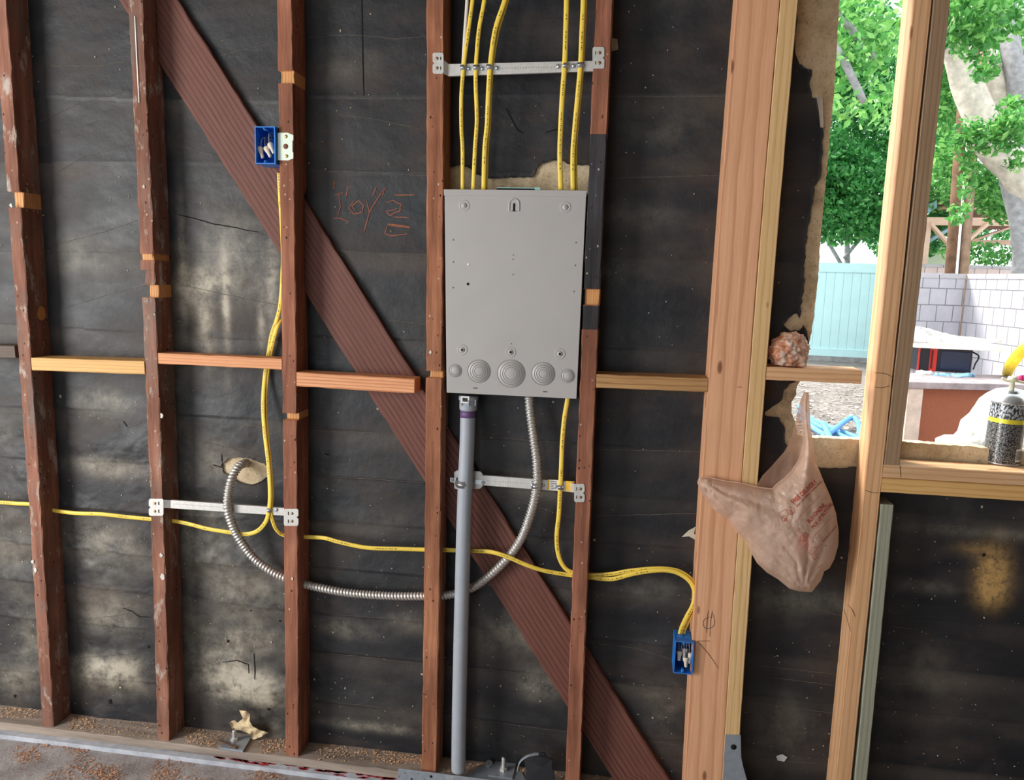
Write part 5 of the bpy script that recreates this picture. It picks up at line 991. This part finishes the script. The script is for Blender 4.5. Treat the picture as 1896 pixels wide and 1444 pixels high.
def bwall(name, label, a, b, h, th, mat, cap):
    d_ = (b-a); L = d_.length; d_.normalize(); n_ = Vector((-d_.y, d_.x, 0))*th; t = thing(name, label, 'wall', a)
    V = [a, b, b+n_, a+n_]; V = [Vector((p.x, p.y, 0)) for p in V]; V += [Vector((p.x, p.y, h)) for p in V]
    mb = MB()
    for f, g in (((0, 1, 5, 4), [(0, 0, 0), (L, 0, 0), (L, h, 0), (0, h, 0)]), ((1, 2, 6, 5), [(0, 0, 0), (th, 0, 0), (th, h, 0), (0, h, 0)]), ((2, 3, 7, 6), [(0, 0, 0), (L, 0, 0), (L, h, 0), (0, h, 0)]), ((3, 0, 4, 7), [(0, 0, 0), (th, 0, 0), (th, h, 0), (0, h, 0)]), ((4, 5, 6, 7), [(0, 0, 0), (L, 0, 0), (L, th, 0), (0, th, 0)])):
        mb.add([V[i] for i in f], [(0, 1, 2, 3)], 0, False, g)
    mb.build('blockwork', mat, t)
    mb = MB(); k = 0
    while k < L-.05:
        e = min(k+.39, L); p = a+d_*(k+.005)-n_*.04; q = a+d_*e-n_*.04; mb.prism([Vector((p.x, p.y, h)), Vector((q.x, q.y, h)), Vector((q.x+n_.x*1.08, q.y+n_.y*1.08, h)), Vector((p.x+n_.x*1.08, p.y+n_.y*1.08, h))], (0, 0, cap)); k += .396
    mb.build('cap_course', plain('cap_block', srgb(176, 172, 176), .9, 0, .1, 8), t); return t
fwd2 = Vector((fw[0], fw[1], 0)).normalized(); right2 = Vector((rt[0], rt[1], 0)).normalized()
bwall('block_wall', 'near block wall section running from the corner towards the house', cw-fwd2*5.5+right2*.0, cw, wh-.06, -.2, mblk, .06) if False else bwall('block_wall', 'pale block wall section right of the cracked corner, running towards the house', cw+right2*.02, cw-fwd2*5.2+right2*.02, wh-.06, .2, mblk, .06)
bwall('block_wall', 'pale block wall section left of the cracked corner, facing the house', cw-right2*.72, cw, wh-.06, .2, mblk, .06)
mb = MB(); cks = [Ud(1770+random.uniform(-3, 3)*.4, v, 9.66) for v in range(512, 645, 9)]; mb.tube(cks, .014, .01, 6, rf=lambda l: .5+abs(math.sin(l*23))); tag(mb.build('dead_vine', plain('vine', srgb(96, 84, 80), .9)), 'dead vine clinging in the corner of the block walls', 'vine')
bw2 = Ud(1700, 505, 12.6); bw2.z = GZ; bwall('block_wall', 'pinkish low block wall of the neighbouring yard behind the near walls', bw2, bw2+right2*3.2, Ud(1800, 491, 12.6).z-.05, .2, m_block('pink_block_mat', srgb(216, 190, 184), srgb(226, 204, 198)), .05)
# posts and thin pipe
pt = plain('weathered_pole', srgb(112, 84, 66), .9, 0, .35, 8, .2, .6); pt2 = plain('lighter_pole', srgb(160, 132, 112), .9, 0, .25, 8, .2, .5)
for (a, b, r, m_, lb) in (((1761, 506), (1784, 190), .085, pt, 'dark round timber pole behind the block wall, left of the thin pipe'), ((1783, 506), (1808, 190), .07, pt2, 'lighter timber pole behind the block wall, right of the thin pipe')):
    A_ = Ud(*a, 10.9); B_ = Ud(*b, 10.9); d_ = (A_-B_); A2 = A_+d_*((A_.z-GZ)/(B_.z-A_.z)) if B_.z != A_.z else A_; tag(MB().cyl(A2, B_-d_*.4, r, 18, 0, r*.9).build('timber_pole', m_), lb, 'pole')
A_ = Ud(1771.5, 506, 10.7); B_ = Ud(1797, 190, 10.7); d_ = A_-B_; tag(MB().cyl(A_+d_*((A_.z-GZ)/(B_.z-A_.z)), B_, .016, 10).build('service_pipe', M['white_lab']), 'thin pale pipe running up between the two timber poles', 'pipe')
# patio cover
pc = thing('patio_cover', 'open wooden patio cover with braces beyond the block wall', 'patio cover', Vector((Ud(1800, 500, 14).x, Ud(1800, 500, 14).y, GZ)))
pk = plain('pink_timber', srgb(222, 186, 166), .8, 0, .1, 5); br = plain('brown_roof_boards', srgb(120, 76, 56), .8, 0, .2, 6); bl_ = plain('blue_fascia', srgb(148, 182, 196), .7, 0, .08, 6); dk = plain('dark_roofing', srgb(92, 82, 84), .9, 0, .15)
def beam(p, q, w, name, mat, d=14., th=.1):
    a, b = Ud(*p, d), Ud(*q, d); mb = MB(); up_ = Vector((0, 0, w/2)); n_ = fwd2*th; mb.prism([a-up_, b-up_, b+up_, a+up_], n_); return mb.build(name, mat, pc)
beam((1700, 409), (1890, 411), .14, 'beam', pk); beam((1796, 449), (1890, 449), .11, 'beam', pk, 16.5)
beam((1735, 375), (1905, 374), .10, 'roof_edge', dk, 13.9, .05); beam((1722, 384), (1905, 386), .05, 'roof_edge', pk, 14)
a_, b_ = Ud(1735, 380, 13.9), Ud(1905, 380, 13.9); c_, d_ = Ud(1905, 425, 17), Ud(1712, 425, 17); MB().prism([a_, b_, c_, d_], (0, 0, .05)).build('roof_deck', br, pc)
MB().prism([Ud(1735, 371, 13.85), Ud(1735, 384, 13.85), Ud(1706, 402, 14), Ud(1706, 384, 14)], fwd2*.05).build('fascia', bl_, pc)
beam((1725, 414), (1755, 447), .07, 'brace', pk, 13.9); beam((1790, 449), (1834, 412), .07, 'brace', pk, 13.9); beam((1712, 452), (1758, 424), .07, 'brace', bl_, 14.1); beam((1800, 446), (1876, 420), .04, 'rafter', pk, 15)
for u in (1718, 1895):
    a = Ud(u, 411, 14); MB().box((a.x-.05, a.y-.05, GZ), (a.x+.05, a.y+.05, a.z)).build('post', pk, pc)
sh = Ud(1700, 505, 15.5); s2_ = Ud(1757, 505, 15.5); mb = MB(); mb.prism([Vector((sh.x, sh.y, GZ)), Vector((s2_.x, s2_.y, GZ)), Ud(1757, 446, 15.5), Ud(1700, 462, 15.5)], fwd2*1.2); st = thing('garden_shed', 'pale green shed wall under the patio cover', 'shed', (sh.x, sh.y, GZ)); mb.build('shed_wall', plain('pale_green_siding', srgb(206, 214, 186), .8, 0, .05, 4), st)
beam_ = MB().prism([Ud(1698, 464, 15.4), Ud(1758, 447, 15.4), Ud(1758, 443, 15.4), Ud(1698, 460, 15.4)], fwd2*1.4).build('shed_roof', M['white_lab'], st)
# work table
tz = .90; ta = Uz(1686, 707, tz); tbk = Uz(1700, 684, tz); txr = right2; tdn = fwd2
wt = thing('work_table', 'rough outdoor work table with a brown board under its top', 'table', (ta.x, ta.y, GZ)); Lt = 1.5; Wt = .46
tm = plain('worn_table_top', srgb(150, 136, 140), .8, 0, .3, 14); lg = plain('whitewashed_leg', srgb(202, 182, 172), .8, 0, .2, 16); pb = plain('brown_board', srgb(146, 82, 56), .7, 0, .08, 60)
sk = (Uz(1896, 712, tz)-ta).normalized(); sk.z = 0; sd_ = Vector((-sk.y, sk.x, 0))
def tb_(o_x, o_y, w, d_, z0, z1, name, mat): a = ta+sk*o_x+sd_*o_y; a.z = z0; return MB().prism([a, a+sk*w, a+sk*w+sd_*d_, a+sd_*d_], (0, 0, z1-z0)).build(name, mat, wt, .004)
tb_(-.02, 0, Lt, Wt, tz-.038, tz, 'table_top', tm)
for ox in (.0, Lt-.14):
    for oy in (.01, Wt-.1): tb_(ox, oy, .085, .085, GZ, tz-.038, 'leg', lg)
tb_(.09, .05, .47, .02, .15, tz-.04, 'side_board', pb); tb_(-.02, .06, .018, .26, .15, tz-.04, 'end_board', pb)
def onT(u, v, dz=0.): return Uz(u, v, tz+dz)
ca = onT(1697, 686); cbx = onT(1797, 693); cc_ = onT(1727, 691); t = thing('tool_case', 'red and black boxy appliance on the work table under a white board', 'case', ca); hC = Ud(1797, 646, (cbx-Vector(CAM)).dot(Vector(fw))).z-tz
def cbox(p, q, dep_, z0, z1, name, mat, par): d_ = sd_*dep_; a = Vector((p.x, p.y, z0)); b = Vector((q.x, q.y, z0)); return MB().prism([a, b, b+d_, a+d_], (0, 0, z1-z0)).build(name, mat, par, .003)
blk = plain('black_plastic', srgb(34, 36, 50), .35, 0, .15, 9); red = plain('red_plastic_shell', srgb(214, 60, 56), .45, 0, .05)
bd = cbox(ca.lerp(cbx, 0), cbx, .2, tz+.004, tz+hC, 'case_body', blk, t)
f_ = -sd_*.006
cbox(ca.lerp(cbx, .22)+f_, ca.lerp(cbx, .35)+f_, .01, tz+.002, tz+hC, 'red_strip', red, t); cbox(ca+f_, ca.lerp(cbx, .03)+f_, .01, tz+.002, tz+hC, 'red_edge', red, t)
st_ = cbox(ca.lerp(cbx, .23)+f_*1.6, ca.lerp(cbx, .27)+f_*1.6, .004, tz+.02, tz+hC-.02, 'strip_mark', plain('dark_red_mark', srgb(110, 26, 34), .6), t)
cbox(ca.lerp(cbx, .42)+f_, ca.lerp(cbx, .95)+f_, .01, tz+.02, tz+hC-.02, 'window_panel', plain('blue_black_glass', srgb(40, 52, 84), .2), t)
MB().tube(smooth_path([cbx+Vector((0, 0, hC-.01))+sd_*.05, cbx+Vector((.035, 0, hC-.04)), cbx+Vector((.02, 0, hC-.09)), cbx+Vector((.012, 0, .03))], 5), .005, .005, 8).build('strap', blk, t)
wb = onT(1684, 689); wb.z = tz+hC; we = onT(1843, 697); a = Vector((wb.x, wb.y, tz+hC+.001))-sd_*.05; b = Vector((we.x, we.y, tz+hC+.001))-sd_*.05
tag(MB().prism([a, b, b+sd_*.42, a+sd_*.42], (0, 0, .038)).build('white_board', M['white_lab'], bevel=.003), 'white board lying flat on top of the red and black case', 'board')
dW = 4.72
def cloth(poly, d0, amp, name, mat, lb, cat, step=5, sc_=.04, bulge=.0):
    o = sheet(poly, step, lambda u, v, d: Ud(u, v, d0-amp*abs(sc1(u*sc_, v*sc_))*2-bulge*(1-math.exp(-d/20)))).build(name, mat); m = o.modifiers.new('s', 'SOLIDIFY'); m.thickness = .004; return tag(o, lb, cat)
cloth([(1684, 634), (1684, 606), (1700, 604), (1722, 609), (1752, 618), (1775, 622), (1800, 624), (1826, 628), (1850, 627), (1856, 631), (1846, 634), (1832, 634), (1800, 634), (1768, 635), (1740, 634), (1715, 635)], dW, .05, 'plastic_sheet', plain('white_plastic_film', srgb(236, 238, 240), .3), 'crumpled white plastic lying on the white board', 'plastic sheet', 4)
cloth([(1695, 692), (1697, 686), (1706, 685), (1714, 688), (1724, 686), (1727, 692), (1720, 697), (1710, 694), (1700, 697)], 4.72, .04, 'white_rag', M['white_lab'], 'small white bundle at the foot of the red and black case', 'rag', 3)
cloth([(1727, 690), (1745, 691), (1760, 692), (1780, 692), (1800, 690), (1807, 694), (1800, 699), (1780, 698), (1768, 702), (1750, 697), (1730, 697)], 4.68, .05, 'blue_film', plain('light_blue_film', srgb(150, 196, 226), .3), 'light blue plastic film in front of the case on the table', 'plastic film', 3)
cloth([(1733, 812), (1748, 806), (1766, 806), (1774, 798), (1780, 778), (1796, 765), (1806, 750), (1814, 738), (1828, 728), (1845, 720), (1870, 718), (1896, 724), (1960, 730), (1960, 900), (1730, 900)], 3.95, .10, 'white_tarp', plain('white_tarp', srgb(238, 240, 244), .5, 0, .03), 'white tarp draped in front of the work table', 'tarp', 6, .025, .25)
tag(MB().tube(smooth_path([Uz(1866, 689, tz+.02), Ud(1872, 676, 4.6), Ud(1886, 656, 4.55), Ud(1905, 640, 4.5), Ud(1930, 630, 4.5)], 5), .034, .03, 14).build('yellow_hose', plain('yellow_hose', srgb(240, 214, 60), .4)), 'thick yellow hose end arching off the work table', 'hose')
cloth([(1883, 699), (1888, 695), (1900, 693), (1910, 700), (1898, 707), (1886, 706)], 4.5, .05, 'pink_rag', plain('pink_cloth', srgb(206, 60, 120), .6), 'pink scrap of cloth at the right end of the work table', 'rag', 3)
cloth([(1740, 697), (1790, 694), (1850, 695), (1880, 700), (1850, 706), (1800, 704)], 4.45, .02, 'dust_sheet', plain('pale_dust', srgb(196, 180, 176), .8), 'flat pale debris on the table', 'debris', 5) if False else None
# blue hose and litter on the ground
bm_ = plain('blue_hose', srgb(96, 156, 206), .45, 0, .06)
def gp(u, v, z=.03): return Uz(u, v, z)
mb = MB()
for k, l in enumerate([[(1480, 752), (1500, 774), (1530, 788), (1560, 800), (1600, 815)], [(1480, 762), (1505, 783), (1535, 798), (1560, 808), (1590, 822)], [(1485, 775), (1510, 795), (1540, 812)], [(1520, 812), (1545, 795), (1562, 782), (1578, 773), (1588, 782), (1592, 800), (1592, 830)], [(1524, 783), (1530, 795), (1536, 810), (1540, 824)]]):
    mb.tube(smooth_path([gp(u, v, .03+.02*k) for u, v in l], 6), .026, .026, 10)
tag(mb.build('garden_hose', bm_), 'tangled light blue hose lying on the yard ground', 'hose')
rs = np.random.RandomState(4); n = 5200; uu = rs.uniform(1380, 1960, n); vv_ = 690+rs.rand(n)**.8*210; cs = np.array([Uz(a, b, .012) for a, b in zip(uu, vv_) if a < 1690 or Uz(a, b, .012).y < 5.6]); 
o = leafmesh('leaf_litter', leaves(cs, 0, .07, rs, True), litter, None, rs); tag(o, 'dry leaves and wood chips scattered over the yard ground', 'leaf litter', kind='stuff')
